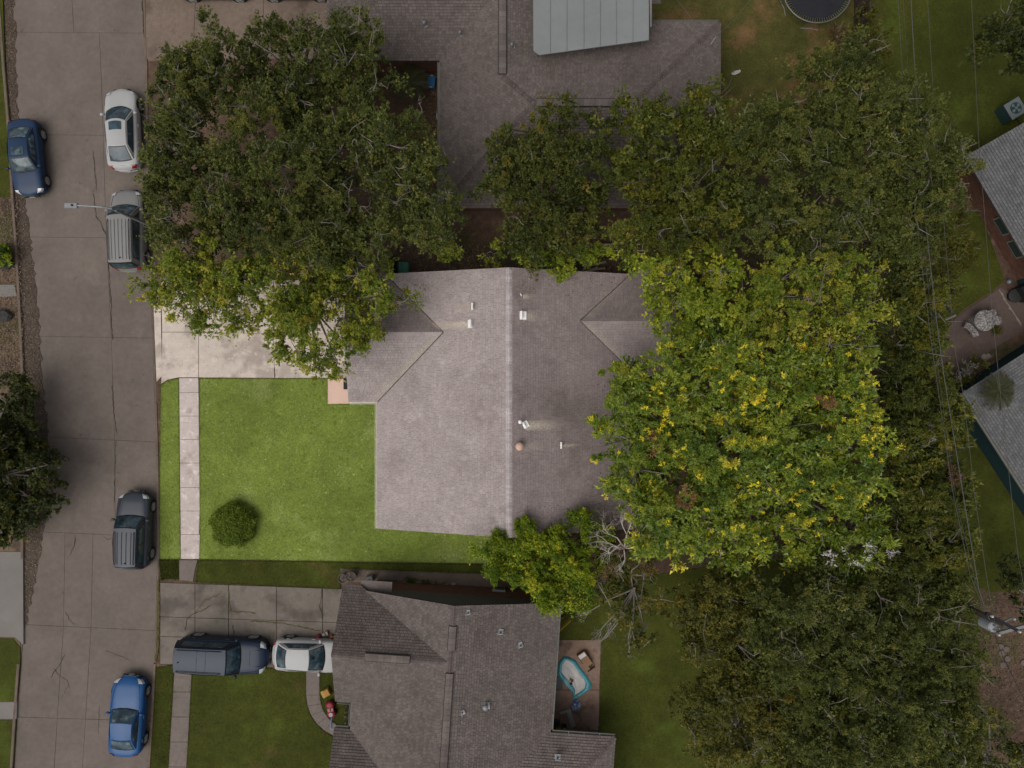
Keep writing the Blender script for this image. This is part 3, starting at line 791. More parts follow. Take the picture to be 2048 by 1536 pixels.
walls(nh, [(-3.5, 10), (10.8, 10), (10.8, 19.2), (-3.5, 19.2)], 0, 2.5, m_brick)
walls(nh, [(-9.6, 18), (2.5, 18), (2.5, 25.5), (-9.6, 25.5)], 0, 2.5, m_brick)
gutter(nh, (11.2, 19.62), (7.2, 19.62), m_trim_nb, 2.58, (0, 1))
gutter(nh, (-3.92, 17.5), (-3.92, 10), m_trim_nb, 2.58, (-1, 0))
def ridge_vent(parent, p, q, w=.20, h=.035):
    p = Vector(p); q = Vector(q); d = (q - p); L_ = d.length; c = (p + q) / 2; rz = math.atan2(d.y, d.x)
    v = link("ridge_vent", None, parent, c, rz)
    b = MB()
    for sgn in (-1, 1):
        b.box((0, sgn * w, h - .04), (L_, .035, .06), m_dark)
    for sgn in (-1, 1): b.box((sgn * L_ / 2, 0, h - .03), (.03, 2 * w, .05), m_dark)
    b.build("vent_slot", m_dark, v)
    b = MB()
    n = max(3, int(L_ / .3))
    for i in range(n):
        x0 = -L_ / 2 + L_ * i / n + .006; x1 = -L_ / 2 + L_ * (i + 1) / n - .006
        z = h + random.uniform(0, .008)
        b.mesh([(x0, -w + .015, z), (x1, -w + .015, z), (x1, 0, z + .035), (x0, 0, z + .035), (x0, w - .015, z), (x1, w - .015, z)], [(0, 1, 2, 3), (3, 2, 5, 4)], m_sh_nb)
    b.build("vent_cap", m_sh_nb, v)
    return v
ridge_vent(nh, (-.5, 22, 3.73), (-.5, 16.3, 3.73))
ridge_vent(nh, (1.25, 14.585, 4.26), (6.5, 14.585, 4.26))
def z_a(p): return 2.6 + (p.y - 17.57) * .33
def z_c(p): return 2.6 + min((p.y - 9.57), (19.6 - p.y)) * .33
def z_w(p): return 2.6 + (p.x + 3.9) * .33
def onf(px, py, f):
    z = 3.4
    for _ in range(12): p = P(px, py, z); z = f(p)
    return Vector((p.x, p.y, z))
tvent(nh, onf(850, 52, z_a), .22, .3, .3, True, True, m_grey_metal)
tvent(nh, onf(921, 70, z_w), .2, .25, .3, True, True, m_grey_metal)
tvent(nh, onf(1024, 95, lambda p: 3.5), .2, .3, .3, True, True, m_grey_metal)
tvent(nh, onf(1185, 98, z_c), .2, .6, .3, True, True, m_grey_metal)
tvent(nh, onf(1245, 130, z_c), .10, .2, .3, False, True, m_grey_metal)
tvent(nh, onf(904, 165, z_w), .10, .2, .3, False, True, m_grey_metal)
# white metal patio cover: a raised roof of sheets with standing ribs
m_sheet = mat("white_metal_sheet", (0.185, 0.195, 0.195), .45, var=((0.5, .06), (3, .05), (25, .04)), spec=.4)
pc = link("patio_cover", None, nh, None)
xs = [1066, 1101, 1134, 1168, 1201, 1233, 1266, 1298]
for i, (a, b_) in enumerate(zip(xs, xs[1:])):
    yb = lambda x: 110 - (x - 1078) * (30 / 220)
    zz = lambda y: 4.30 + .0035 * (y - 60)
    q = [(a, -120), (b_, -120), (b_, yb(b_)), (a, yb(a))] if i else [(a, -120), (b_, -120), (b_, yb(b_)), (1078, 110), (a + 1, 101)]
    top = []
    for x, y in q: p = P(x, y, zz(y)); top.append(p)
    low = [p - Vector((0, 0, .06)) for p in top]; n = len(top)
    bb = MB(); bb.mesh(top + low, [tuple(range(n))[::-1], tuple(range(n, 2 * n))] + [(i_, (i_ + 1) % n, n + (i_ + 1) % n, n + i_) for i_ in range(n)], m_sheet)
    e0, e1 = P(b_ - .5, -118, zz(-118) + .02), P(b_ - .5, yb(b_) - 1, zz(yb(b_)) + .02)
    bb.tube([e0, e1], .018, m_sheet, 4)
    bb.build("panel", m_sheet, pc)
gp, gq = P(1301, -100, 4.0), P(1301, 55, 4.0)
b = MB(); b.box((gp + gq) / 2, (.10, (gp - gq).length, .12), m_trim_nb); b.build("gutter", m_trim_nb, pc)
for x, y in ((1075, 100), (1290, 72)):
    b = MB(); p = P(x, y, 4.0); b.tube([(p.x, p.y, 2.8), (p.x, p.y, 4.0)], .05, m_trim_nb, 6); b.build("post", m_trim_nb, pc)
tag(link("service_mast", None), None)
bpy.data.objects.remove(bpy.data.objects["service_mast"], do_unlink=True)
b = MB(); b.tube([onf(1421, 89, z_c), P(1432, 73, 3.2)], .03, m_grey_metal, 6); b.build("service_mast", m_grey_metal, nh)

# ---- the house to the south, turned a little
D0 = Vector((-3.09, -14.26, 0)); DA = R(-3.8)
sh_ = tag(empty("house", D0, DA), "dark brown shingled house with the black van on its driveway", "house")
def D(u, v, z): return (u, v, z)
def to_local(w, o=D0, a=DA):
    d = Vector((w[0] - o.x, w[1] - o.y, 0)); return Matrix.Rotation(-a, 3, 'Z') @ d + Vector((0, 0, w[2]))
r = Roof(); pl, pr = .312, .296
r.slope((-5.35, 2.76, 2.6), (0, -1), pl, [(0, 0), (17, 0), (17, 5.26), (0, 5.26)], m)
r.slope((5.45, -14.24, 2.6), (0, 1), pr, [(0, 0), (17, 0), (17, 5.54), (0, 5.54)], m)
pa = 1.6 / 3.15
m_sh_nb2 = shingle_mat("shaded_brown_shingle", (0.090, 0.074, 0.068), (0.066, 0.053, 0.048), (0.108, 0.090, 0.084))  # darker copy for the north-facing slopes; their shade is painted in
r.slope((-.2, 2.95, 2.6), (-1, 0), pa, [(5.1, 0), (6.1, 0), (6.1, 3.15), (0, 3.15)], m_sh_nb2)
r.slope((-6.3, -3.34, 2.6), (1, 0), pa, [(0, 0), (1.0, 0), (6.1, 3.15), (0, 3.15)], m)
r.slope((-.2, -4.84, 2.6), (-1, 0), .32, [(5.1, 0), (6.05, 0), (6.05, 4.5), (.6, 4.5)], m_sh_nb2)
r.slope((8.98, -4.31, 2.6), (-1, 0), .3, [(0, 0), (3.58, 0), (7.58, 4), (4, 4)], m)
r.slope((8.98, -12.31, 2.6), (0, 1), .3, [(0, 0), (8, 0), (4, 4)], m)
for p, q, d in (((-.09, 2.76, 4.24), (-.09, -13, 4.24), .045), ((-6.3, -.2, 4.2), (-.2, -.2, 4.2), .07), ((8.98, -4.31, 2.6), (4.98, -8.31, 3.8), .03)):
    r.caps(p, q, d, d, m_cap_nb)
r.build(sh_)
for p, q in (((-.09, 1.7), (-.09, .45)), ((-.09, -.75), (-.09, -7.5))): ridge_vent(sh_, (*p, 4.25), (*q, 4.25))
ridge_vent(sh_, (-4.55, -.2, 4.22), (-2.2, -.2, 4.22))
walls(sh_, [(-4.9, -13.5), (5.0, -13.5), (5.0, 2.62), (-4.9, 2.62)], 0, 2.5, m_brick)
walls(sh_, [(-5.9, -13), (-4.8, -13), (-4.8, -5.2), (-5.9, -5.2)], 0, 2.5, m_brick)
walls(sh_, [(4.9, -12), (8.5, -12), (8.5, -6.4), (4.9, -6.4)], 0, 2.5, m_brick)
b = MB(); b.prism([(-5.3, 2.60), (5.4, 2.60), (5.4, 2.68), (-5.3, 2.68)], 2.05, 2.55, m_siding)
b.mesh([(-5.3, 2.68, 2.55), (5.4, 2.68, 2.55), (-.09, 2.68, 4.12), (-5.3, 2.6, 2.55), (5.4, 2.6, 2.55), (-.09, 2.6, 4.12)], [(1, 0, 2), (3, 4, 5)], m_siding)
b.build("gable_siding", m_siding, sh_)
gutter(sh_, (5.47, 2.7), (5.47, -4.2), m_trim_nb, 2.58, (1, 0))
gutter(sh_, (5.60, -4.29), (9.0, -4.29), m_trim_nb, 2.58, (0, 1))
gutter(sh_, (-5.38, -3.45), (-5.38, -4.75), m_trim_nb, 2.58, (-1, 0))
gutter(sh_, (-6.2, -3.37), (-5.5, -3.37), m_trim_nb, 2.58, (0, -1))
gutter(sh_, (-6.2, -4.82), (-5.5, -4.82), m_trim_nb, 2.58, (0, 1))
for x, y, s, rc in ((936, 1226, .26, 0), (1001, 1265, .3, 0), (1041, 1291, .28, 0), (971, 1411, .36, 1), (924, 1425, .22, 0), (1115, 1515, .3, 0)):
    w = P(x, y, 3.9); lc = to_local(w)
    z = 2.6 + (5.45 - lc.x) * pr
    if x == 1115: z = 3.2
    w = P(x, y, z); lc = to_local(w)
    tvent(sh_, (lc.x, lc.y, z), s, .22, random.uniform(0, 2), True, bool(rc), m_grey_metal)
b = MB(); w = to_local(P(727, 1173, 2.45)); b.box((w.x + .7, w.y + .05, 2.45), (1.7, .6, .05), m_sh_nb); b.build("eave_return", m_sh_nb, sh_)

# ---- the two grey-roofed houses on the right
def side_house(cpx, e, label, wallm, hip, cz=2.6):
    c = P(*cpx, cz); e = Vector((*e, 0)).normalized(); a = math.atan2(e.y, e.x)
    h = tag(empty("house", (c.x, c.y, 0), a), label, "house")
    r = Roof(); m = m_sh_grey
    if hip:
        r.slope((0, 0, cz), (1, 0), .33, [(0, 0), (14, 0), (14, 5.5), (5.5, 5.5)], m)
        r.slope((0, 11, cz), (0, -1), .33, [(0, 0), (11, 0), (5.5, 5.5)], m)
        r.caps((0, 0, cz), (5.5, 5.5, cz + 1.815), .03, .03, m)
        walls(h, [(.45, .45), (13.5, .45), (13.5, 10.5), (.45, 10.5)], 0, cz - .1, wallm)
    else:
        r.slope((0, 0, cz), (1, 0), .33, [(0, 0), (14, 0), (14, 5.5), (0, 5.5)], m)
        r.slope((14, 11, cz), (-1, 0), .33, [(0, 0), (14, 0), (14, 5.5), (0, 5.5)], m)
        r.caps((14, 5.5, cz + 1.815), (0, 5.5, cz + 1.815), .05, .05, m)
        walls(h, [(.25, .80), (13.5, .80), (13.5, 10.5), (.25, 10.5)], 0, cz - .1, wallm)
    r.build(h)
    return h
ge = side_house((1931, 312), (107, -182), "grey shingled house with a brick wall beside the green air conditioner", m_brick, False)
he = side_house((1926, 786), (98, -152), "grey shingled house with dark teal walls below the round stone table", m_teal, True)
for h, u in ((ge, 4.5), (ge, 6.0)):
    b = MB(); b.box((u, .77, 1.5), (1.1, .08, 1.1), m_trim_nb); f = b.build("window", m_trim_nb, h)
    b = MB(); b.box((u, .72, 1.5), (.95, .03, .95), m_glass_dark); b.build("pane", m_glass_dark, f)
b = MB(); b.box((8.5, .76, 1.05), (1.3, .1, 2.1), m_teal); b.build("door", m_teal, ge)
gutter(he, (0, -.01), (9, -.01), m_trim_nb, 2.58, (0, -1), False)
# ------------------------------------------------------------------ trees
m_bark = mat("grey_bark", (0.20, 0.175, 0.155), .95, var=((4, .3), (20, .3)), bump=.5)
m_bark_dk = mat("brown_bark", (0.085, 0.068, 0.055), .95, var=((4, .3), (20, .3)), bump=.5)
m_bare = mat("bleached_wood", (0.42, 0.37, 0.33), .9, var=((6, .2),))
m_twig = mat("pale_twig", (0.175, 0.155, 0.135), .9, var=((6, .25),))
LM = {  # paired leaf colours: bright inside the lot, dimmed outside by colour alone
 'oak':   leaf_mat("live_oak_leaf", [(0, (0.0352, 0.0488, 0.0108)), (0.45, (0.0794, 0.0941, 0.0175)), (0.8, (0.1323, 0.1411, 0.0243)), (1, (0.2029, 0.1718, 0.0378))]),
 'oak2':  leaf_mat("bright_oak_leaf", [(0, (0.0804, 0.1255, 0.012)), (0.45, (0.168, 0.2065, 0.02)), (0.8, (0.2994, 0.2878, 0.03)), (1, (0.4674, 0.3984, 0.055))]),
 'green': leaf_mat("dark_green_leaf", [(0, (0.0274, 0.0416, 0.0072)), (0.5, (0.0685, 0.0794, 0.012)), (0.85, (0.1256, 0.1172, 0.0168)), (1, (0.1941, 0.1418, 0.024))]),
 'lime':  leaf_mat("lime_leaf", [(0, (0.0396, 0.0529, 0.0066)), (0.5, (0.0858, 0.1, 0.011)), (0.85, (0.1403, 0.1352, 0.0143)), (1, (0.2063, 0.1691, 0.0176))]),
 'lime2': leaf_mat("bright_lime_leaf", [(0, (0.0867, 0.1294, 0.012)), (0.5, (0.1848, 0.2352, 0.018)), (0.85, (0.335, 0.341, 0.025)), (1, (0.4851, 0.4234, 0.04))]),
 'long':  leaf_mat("long_glossy_leaf", [(0, (0.0772, 0.1322, 0.0126)), (0.5, (0.1833, 0.2381, 0.0198)), (0.8, (0.3182, 0.3352, 0.027)), (0.9, (0.6364, 0.5468, 0.027)), (1, (0.9062, 0.6701, 0.0315))], .25, .42, .4),
 'dim':   leaf_mat("dim_long_leaf", [(0, (0.0291, 0.0422, 0.006)), (0.5, (0.0749, 0.0887, 0.0108)), (0.85, (0.1331, 0.1309, 0.0144)), (1, (0.2288, 0.1858, 0.0192))]),
 'soft':  leaf_mat("soft_yellow_leaf", [(0, (0.0438, 0.0483, 0.006)), (0.5, (0.0775, 0.0782, 0.008)), (1, (0.125, 0.1058, 0.012))]),
 'bush':  leaf_mat("dense_bush_leaf", [(0, (0.0598, 0.1118, 0.006)), (0.5, (0.1595, 0.2236, 0.01)), (0.85, (0.2991, 0.3259, 0.014)), (1, (0.5583, 0.4657, 0.02))]),
 'ball':  leaf_mat("clipped_leaf", [(0, (0.0486, 0.0837, 0.0072)), (0.5, (0.1215, 0.1779, 0.0144)), (1, (0.27, 0.3035, 0.0317))]),
 'tan':   leaf_mat("tan_dead_leaf", [(0, (0.06, 0.035, 0.018)), (.5, (0.12, 0.07, 0.032)), (1, (0.20, 0.125, 0.06))]),
 'rust':  leaf_mat("rusty_dead_leaf", [(0, (0.12, 0.05, 0.022)), (1, (0.27, 0.14, 0.06))]),
 'white': leaf_mat("white_petal", [(0, (0.30, 0.27, 0.25)), (1, (0.62, 0.58, 0.54))]),
 'dimwhite': leaf_mat("grey_white_petal", [(0, (0.12, 0.11, 0.10)), (1, (0.24, 0.22, 0.21))]),
 'fan':   leaf_mat("palm_blade", [(0, (0.020, 0.026, 0.010)), (.6, (0.05, 0.052, 0.016)), (1, (0.09, 0.085, 0.03))]),
 'left':  leaf_mat("street_tree_leaf", [(0, (0.0191, 0.0312, 0.0066)), (0.55, (0.0479, 0.0595, 0.011)), (0.85, (0.0878, 0.0879, 0.011)), (1, (0.1674, 0.1489, 0.0132))]),
}
def unit(a): return a / np.maximum(np.linalg.norm(a, axis=-1, keepdims=True), 1e-9)

def leaves(centres, up, clump_r, tones, per, length, width, twigs=6, spread=.8, droop=0.0, flush=None, jitter=.10):
    """sprays of leaves: each clump sends out twigs, each twig carries leaves"""
    N = len(centres)
    d = unit(up[:, None, :] + rng.normal(0, spread, (N, twigs, 3)))
    L_ = clump_r[:, None] * rng.uniform(.55, 1.25, (N, twigs))
    k = max(1, per // twigs)
    t = rng.uniform(.12, 1.0, (N, twigs, k)) ** .8
    c = centres[:, None, None, :] + d[:, :, None, :] * (L_[:, :, None] * t)[..., None]
    c = c + rng.normal(0, jitter, c.shape) * clump_r[:, None, None, None]
    ld = unit(d[:, :, None, :] * .7 + rng.normal(0, .75, c.shape) + np.array([0, 0, -droop]))
    nn = unit(np.array([0, 0, 1.0]) + up[:, None, None, :] * .5 + rng.normal(0, .55, c.shape))
    sd = unit(np.cross(nn, ld))
    ln = length * rng.uniform(.65, 1.25, c.shape[:3])[..., None]; wd = width * rng.uniform(.7, 1.2, c.shape[:3])[..., None]
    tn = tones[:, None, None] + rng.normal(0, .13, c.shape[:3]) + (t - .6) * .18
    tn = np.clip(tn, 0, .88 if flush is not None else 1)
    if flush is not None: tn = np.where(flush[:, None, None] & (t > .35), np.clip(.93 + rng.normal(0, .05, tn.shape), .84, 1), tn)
    V = np.stack([c + ld * ln * .18 - sd * wd * .55, c + ld * ln * .18 + sd * wd * .55, c + ld * ln], -2).reshape(-1, 3)
    n = len(V) // 3
    return V, np.repeat(tn.reshape(-1), 3), n

LOBE_Z = {}
def lobe_clumps(lobes, ztop, depth, dens, flat=.55, warp=.35, puffs=1.15, pr=(.42, .85)):
    """spray centres, gathered in rounded puffs that sit on domed lobes given as photo pixels (x, y, radius[, extra height])"""
    C = []; U = []; TN = []
    for lb in lobes:
        px, py, r = lb[:3]; zt = ztop + (lb[3] if len(lb) > 3 else LOBE_Z.setdefault(tuple(lb), random.gauss(0, .45)))
        ctr = P(px, py, zt - depth * .4); f = GSD * (CAM_H - zt) / CAM_H; rw = max(.3, r * f - .28)
        area = rw * rw * 3.14
        n = max(2, int(puffs * area + rng.random()))
        a = rng.uniform(0, 2 * np.pi, n); q = np.sqrt(rng.random(n))
        ph = rng.uniform(0, 6.28, 4)
        edge = 1 + warp * (.5 * np.sin(3 * a + ph[0]) + .3 * np.sin(5 * a + ph[1]) + .25 * np.sin(8 * a + ph[2]))
        rad = rw * q * edge
        h = depth * np.sqrt(np.clip(1 - (q * .97) ** 2, 0, 1))
        z = zt - depth + h - rng.random(n) ** 1.6 * depth * flat + rng.normal(0, .15, n)
        m = max(2, int(dens * area / n)); R_ = rng.uniform(pr[0], pr[1], n) * min(1, .45 + rw * .5)
        d_ = rng.normal(0, 1, (n, m, 3)) + np.array([0, 0, .75]); d_ = unit(d_)
        out = np.stack([np.cos(a) * q, np.sin(a) * q, np.full(n, .4)], 1)
        c = np.stack([ctr.x + np.cos(a) * rad, ctr.y + np.sin(a) * rad, z], 1)[:, None, :] + d_ * (R_[:, None] * rng.uniform(.45, 1.0, (n, m)))[..., None] * np.array([1, 1, .8])
        C.append(c.reshape(-1, 3)); U.append(unit(d_ + .45 * out[:, None, :]).reshape(-1, 3)); TN.append(np.repeat(rng.normal(0, .15, n), m))
    return np.concatenate(C), np.concatenate(U), np.concatenate(TN)

def fork(b, p, d, ln, r, lev, m, n=4, curl=.35, kids=(2, 3), flat=.5):
    """a forking bare branch"""
    pts = [Vector(p)]; d = Vector(d).normalized(); rr = [r]
    k = 4
    for i in range(k):
        d = (d + Vector((random.gauss(0, curl), random.gauss(0, curl), random.gauss(0, curl * flat)))).normalized()
        pts.append(pts[-1] + d * ln / k); rr.append(r * (1 - .45 * (i + 1) / k))
    b.tube(pts, rr, m, n, cap=False)
    if lev <= 0: return
    for j in range(random.randint(*kids)):
        i = random.randint(2, k)
        nd = (d + Vector((random.gauss(0, .8), random.gauss(0, .8), random.gauss(0, .4)))).normalized()
        fork(b, pts[i], nd, ln * random.uniform(.5, .8), rr[i] * .75, lev - 1, m, max(3, n - 1), curl, kids, flat)

LEAF_TOTAL = 0
def tree(label, lobes, kind, puffs=1.15, ztop=9.0, depth=2.2, dens=4.2, per=66, length=.15, width=.065, rc=(.28, .55), twigs=6, spread=.6,
         flush=0.0, droop=0.0, bare=.4, bark=None, name="oak_tree", cat="tree", group=None, trunk_r=.22, tone=(.42, .17), base=None,
         extra=None, shade=False, flat=.55, barelen=1.1, twig_m=None):
    global LEAF_TOTAL
    bark = bark or m_bark
    f = GSD
    cxp = sum(l[0] * l[2] ** 2 for l in lobes) / sum(l[2] ** 2 for l in lobes)
    cyp = sum(l[1] * l[2] ** 2 for l in lobes) / sum(l[2] ** 2 for l in lobes)
    c = P(cxp, cyp, ztop - depth)
    bs = Vector((c.x, c.y, 0)) if base is None else P(*base, 0)
    t = tag(empty(name, bs), label, cat, group)
    C, U, W = lobe_clumps(lobes, ztop, depth, dens * 1.85, flat, puffs=puffs)
    # openings between the sprays
    gp = []
    for lb in lobes:
        for q in range(int(lb[2] / 22)):
            a_ = random.uniform(0, 6.28); s_ = lb[2] * math.sqrt(random.random()) * .9
            g_ = P(lb[0] + math.cos(a_) * s_, lb[1] + math.sin(a_) * s_, ztop); gp.append((g_.x, g_.y, random.uniform(.22, .55)))
    for gx, gy, gr in gp:
        k_ = np.hypot((C[:, 0] - gx), (C[:, 1] - gy) * random.uniform(.7, 1.4)) > gr
        C = C[k_]; U = U[k_]; W = W[k_]
    N = len(C)
    r = rng.uniform(rc[0], rc[1], N) * .62
    tn = rng.normal(tone[0], tone[1] * .6, N) + W
    fl = None
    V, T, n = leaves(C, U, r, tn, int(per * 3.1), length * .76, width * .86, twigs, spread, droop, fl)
    # older, larger leaves deeper inside the crown
    Ci, Ui, Wi = lobe_clumps(lobes, ztop - depth * .5, depth * .8, dens * 1.9, .8, puffs=1.7)
    Vi, Ti, ni = leaves(Ci, Ui, rng.uniform(rc[0], rc[1], len(Ci)) * 1.25, rng.normal(tone[0], tone[1], len(Ci)), 48, length * 1.25, width * 1.9, 6, .9, droop)
    V = np.concatenate([V, Vi]); T = np.concatenate([T, Ti]); n += ni
    if flush:      # young yellow rosettes at the shoot tips
        k_ = np.where(U[:, 2] > .3)[0]; w_ = np.exp(2.0 * np.sin(.95 * C[k_, 0] + 1.3) * np.sin(.8 * C[k_, 1] + .4 * C[k_, 0])); k_ = rng.choice(k_, int(flush * N), replace=False, p=w_ / w_.sum())
        Cr = C[k_] + U[k_] * .38 + np.array([0, 0, .10])
        Vr, Tr, nr = leaves(Cr, U[k_] * 1.2, rng.uniform(.10, .20, len(Cr)), np.clip(rng.normal(.93, .05, len(Cr)), .84, 1), 36, .10, .042, 9, .75, flush=np.ones(len(Cr), bool), jitter=.05)
        V = np.concatenate([V, Vr]); T = np.concatenate([T, Tr]); n += nr
    LEAF_TOTAL += n
    V = V - np.array([bs.x, bs.y, 0])
    np_mesh("crown", V, np.arange(3 * n).reshape(n, 3), T, LM[kind], t)
    if extra:
        for k2, lb2, dn2, pr2 in extra:
            C2, U2, W2 = lobe_clumps(lb2, ztop + .25, depth * .6, dn2, .3)
            V2, T2, n2 = leaves(C2, U2, rng.uniform(rc[0], rc[1], len(C2)) * .8, rng.normal(.5, .25, len(C2)), pr2, length, width * 1.1, twigs, spread)
            LEAF_TOTAL += n2
            sp_ = np_mesh({'white': 'blossom', 'dimwhite': 'blossom', 'rust': 'dead_spray', 'tan': 'dead_spray', 'bare': 'dead_spray'}.get(k2, 'spray'), V2 - np.array([bs.x, bs.y, 0]), np.arange(3 * n2).reshape(n2, 3), T2, LM[k2], t); tag(sp_, kind='stuff')
    # trunk and limbs
    b = MB(); fk = ztop * .42
    wob = lambda s: Vector((random.gauss(0, s), random.gauss(0, s), 0))
    top = Vector((wob(.2).x, wob(.2).y, fk))
    b.tube([(0, 0, -.05), (0, 0, .25), wob(.08) + Vector((0, 0, fk * .5)), top], [trunk_r * 1.5, trunk_r * 1.1, trunk_r, trunk_r * .85], bark, 8)
    b.build("trunk", bark, t)
    b = MB()
    for lb in lobes:
        zt = ztop + (lb[3] if len(lb) > 3 else 0)
        e = P(lb[0], lb[1], zt - depth * .8) - bs
        mid = top.lerp(e, .5) + Vector((random.gauss(0, .3), random.gauss(0, .3), .25))
        b.tube([top, mid, e], [trunk_r * .5, trunk_r * .3, trunk_r * .13], bark, 5, cap=False)
        rw = lb[2] * f * .75
        for q in range(max(2, int(rw * 2.2))):
            a = random.uniform(0, 6.28); s = rw * random.uniform(.4, .95)
            tip = e + Vector((math.cos(a) * s, math.sin(a) * s, depth * random.uniform(.2, .7)))
            m2 = e.lerp(tip, .5) + Vector((random.gauss(0, .12), random.gauss(0, .12), random.gauss(0, .12)))
            b.tube([e, m2, tip], [trunk_r * .14, .022, .008], bark, 4, cap=False)
    b.build("branch", bark, t)
    if bare:
        b = MB(); tm = twig_m or m_twig
        for lb in lobes:
            zt = ztop + (lb[3] if len(lb) > 3 else 0); rw = lb[2] * f * .75
            k = int(bare * rw * rw * 3.14 / 2.4 + random.random())
            for q in range(k):
                a = random.uniform(0, 6.28); s = rw * math.sqrt(random.random()) * .55
                p = P(lb[0], lb[1], zt - depth * .4) - bs
                z = zt - depth + depth * math.sqrt(max(0, 1 - (s / rw) ** 2 * .95)) + random.uniform(-.1, .22)
                fork(b, (p.x + math.cos(a) * s, p.y + math.sin(a) * s, z), (random.gauss(0, 1), random.gauss(0, 1), .12), barelen * random.uniform(.3, .65), .015, 3, tm, 4, .36, (1, 3), .3)
        if b.v: tag(b.build("bare_twig", tm, t), kind="stuff")
    return t

OAK = dict(kind='oak', puffs=1.45, dens=5.6, per=72, length=.125, width=.060, rc=(.25, .62), twigs=6, spread=.55, bare=.55)
G_OAK = "live oaks along the street front"
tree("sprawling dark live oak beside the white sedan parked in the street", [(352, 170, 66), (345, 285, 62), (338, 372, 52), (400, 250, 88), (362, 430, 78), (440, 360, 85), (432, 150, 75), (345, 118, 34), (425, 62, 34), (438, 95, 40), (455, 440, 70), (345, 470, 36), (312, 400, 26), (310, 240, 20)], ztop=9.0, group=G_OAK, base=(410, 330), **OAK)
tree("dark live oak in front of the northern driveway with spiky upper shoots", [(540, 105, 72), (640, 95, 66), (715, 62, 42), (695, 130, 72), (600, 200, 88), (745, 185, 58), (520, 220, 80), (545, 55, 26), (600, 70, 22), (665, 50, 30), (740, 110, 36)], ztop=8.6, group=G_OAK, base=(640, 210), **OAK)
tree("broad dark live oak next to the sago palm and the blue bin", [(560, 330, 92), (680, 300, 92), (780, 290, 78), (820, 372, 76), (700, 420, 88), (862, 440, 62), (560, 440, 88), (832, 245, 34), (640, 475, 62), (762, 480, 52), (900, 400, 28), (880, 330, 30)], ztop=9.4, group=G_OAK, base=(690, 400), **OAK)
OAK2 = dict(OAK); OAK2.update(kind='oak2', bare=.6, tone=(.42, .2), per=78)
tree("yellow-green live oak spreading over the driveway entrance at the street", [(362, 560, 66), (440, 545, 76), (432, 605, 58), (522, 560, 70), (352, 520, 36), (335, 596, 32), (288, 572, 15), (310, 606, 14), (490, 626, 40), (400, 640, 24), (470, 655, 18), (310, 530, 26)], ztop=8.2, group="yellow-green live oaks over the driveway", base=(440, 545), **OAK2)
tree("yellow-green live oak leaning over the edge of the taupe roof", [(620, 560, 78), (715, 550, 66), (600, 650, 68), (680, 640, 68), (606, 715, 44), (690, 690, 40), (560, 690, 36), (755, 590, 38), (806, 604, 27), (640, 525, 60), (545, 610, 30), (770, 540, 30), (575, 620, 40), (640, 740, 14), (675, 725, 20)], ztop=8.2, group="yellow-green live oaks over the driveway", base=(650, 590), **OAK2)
GRN = dict(kind='green', dens=4.6, per=72, length=.14, width=.07, rc=(.25, .55), twigs=6, spread=.6, bare=.15, bark=m_bark_dk, name="broadleaf_tree")
tree("dark green tree with upright shoots overlapping the northern brown roof", [(1080, 300, 84), (1005, 290, 46), (1150, 330, 72), (1090, 400, 92), (1000, 375, 52), (1165, 420, 58), (1060, 452, 62), (1135, 215, 20), (1133, 245, 24), (1188, 232, 18), (1190, 262, 25), (1135, 285, 30), (1018, 258, 22), (1190, 300, 30), (1130, 470, 50)], ztop=8.4, base=(1080, 380), **GRN)
tree("bright green shrubby tree poking over the back edge of the taupe roof", [(1080, 518, 28), (1125, 520, 34), (1165, 512, 30), (1110, 538, 26), (1060, 510, 20), (1190, 500, 18)], 'lime2', ztop=5.2, depth=1.6, dens=5, per=80, length=.14, width=.07, bare=.1, bark=m_bark_dk, name="broadleaf_tree", trunk_r=.1, tone=(.3, .16))
tree("small bright shrub behind the taupe house between roof and leaf litter", [(896, 510, 24), (885, 500, 16)], 'oak2', ztop=4.2, depth=1.2, dens=5, per=70, bare=0, name="shrub", cat="shrub", trunk_r=.05)
tree("tiny bright shrub near the ridge end behind the taupe house", [(988, 508, 20)], 'oak2', ztop=3.6, depth=1.0, dens=5, per=60, bare=0, name="shrub", cat="shrub", trunk_r=.05)
LIM = dict(kind='lime', dens=4.6, per=74, length=.15, width=.07, rc=(.25, .55), spread=.6, bare=.3, bark=m_bark_dk, name="broadleaf_tree")
tree("olive lime tree reaching across the brown roof below the white patio cover", [(1300, 268, 72), (1400, 230, 66), (1440, 300, 78), (1290, 360, 72), (1380, 385, 88), (1270, 450, 54), (1340, 470, 76), (1440, 430, 70), (1250, 492, 40), (1440, 190, 30), (1350, 215, 34), (1260, 310, 40), (1245, 225, 18)], ztop=9.2, base=(1350, 400), **LIM)
LI2 = dict(LIM); LI2.update(kind='lime2', bare=.45, tone=(.5, .2), per=80)
tree("vivid yellow-green tree hanging over the rear wing of the taupe roof", [(1340, 562, 54), (1420, 555, 60), (1350, 618, 38), (1410, 640, 58), (1305, 535, 26), (1252, 515, 26), (1480, 610, 62), (1372, 590, 50), (1345, 650, 22), (1310, 568, 22), (1375, 680, 26), (1455, 520, 40), (1330, 625, 30)], ztop=8.6, base=(1400, 590), **LI2)
tree("dark oak behind the dry lawn with its crown below the trampoline", [(1560, 240, 78), (1660, 172, 80), (1640, 290, 98), (1560, 350, 88), (1530, 440, 74), (1715, 115, 48), (1485, 255, 48), (1690, 235, 60), (1600, 440, 70)], ztop=9.6, base=(1610, 320), **OAK)
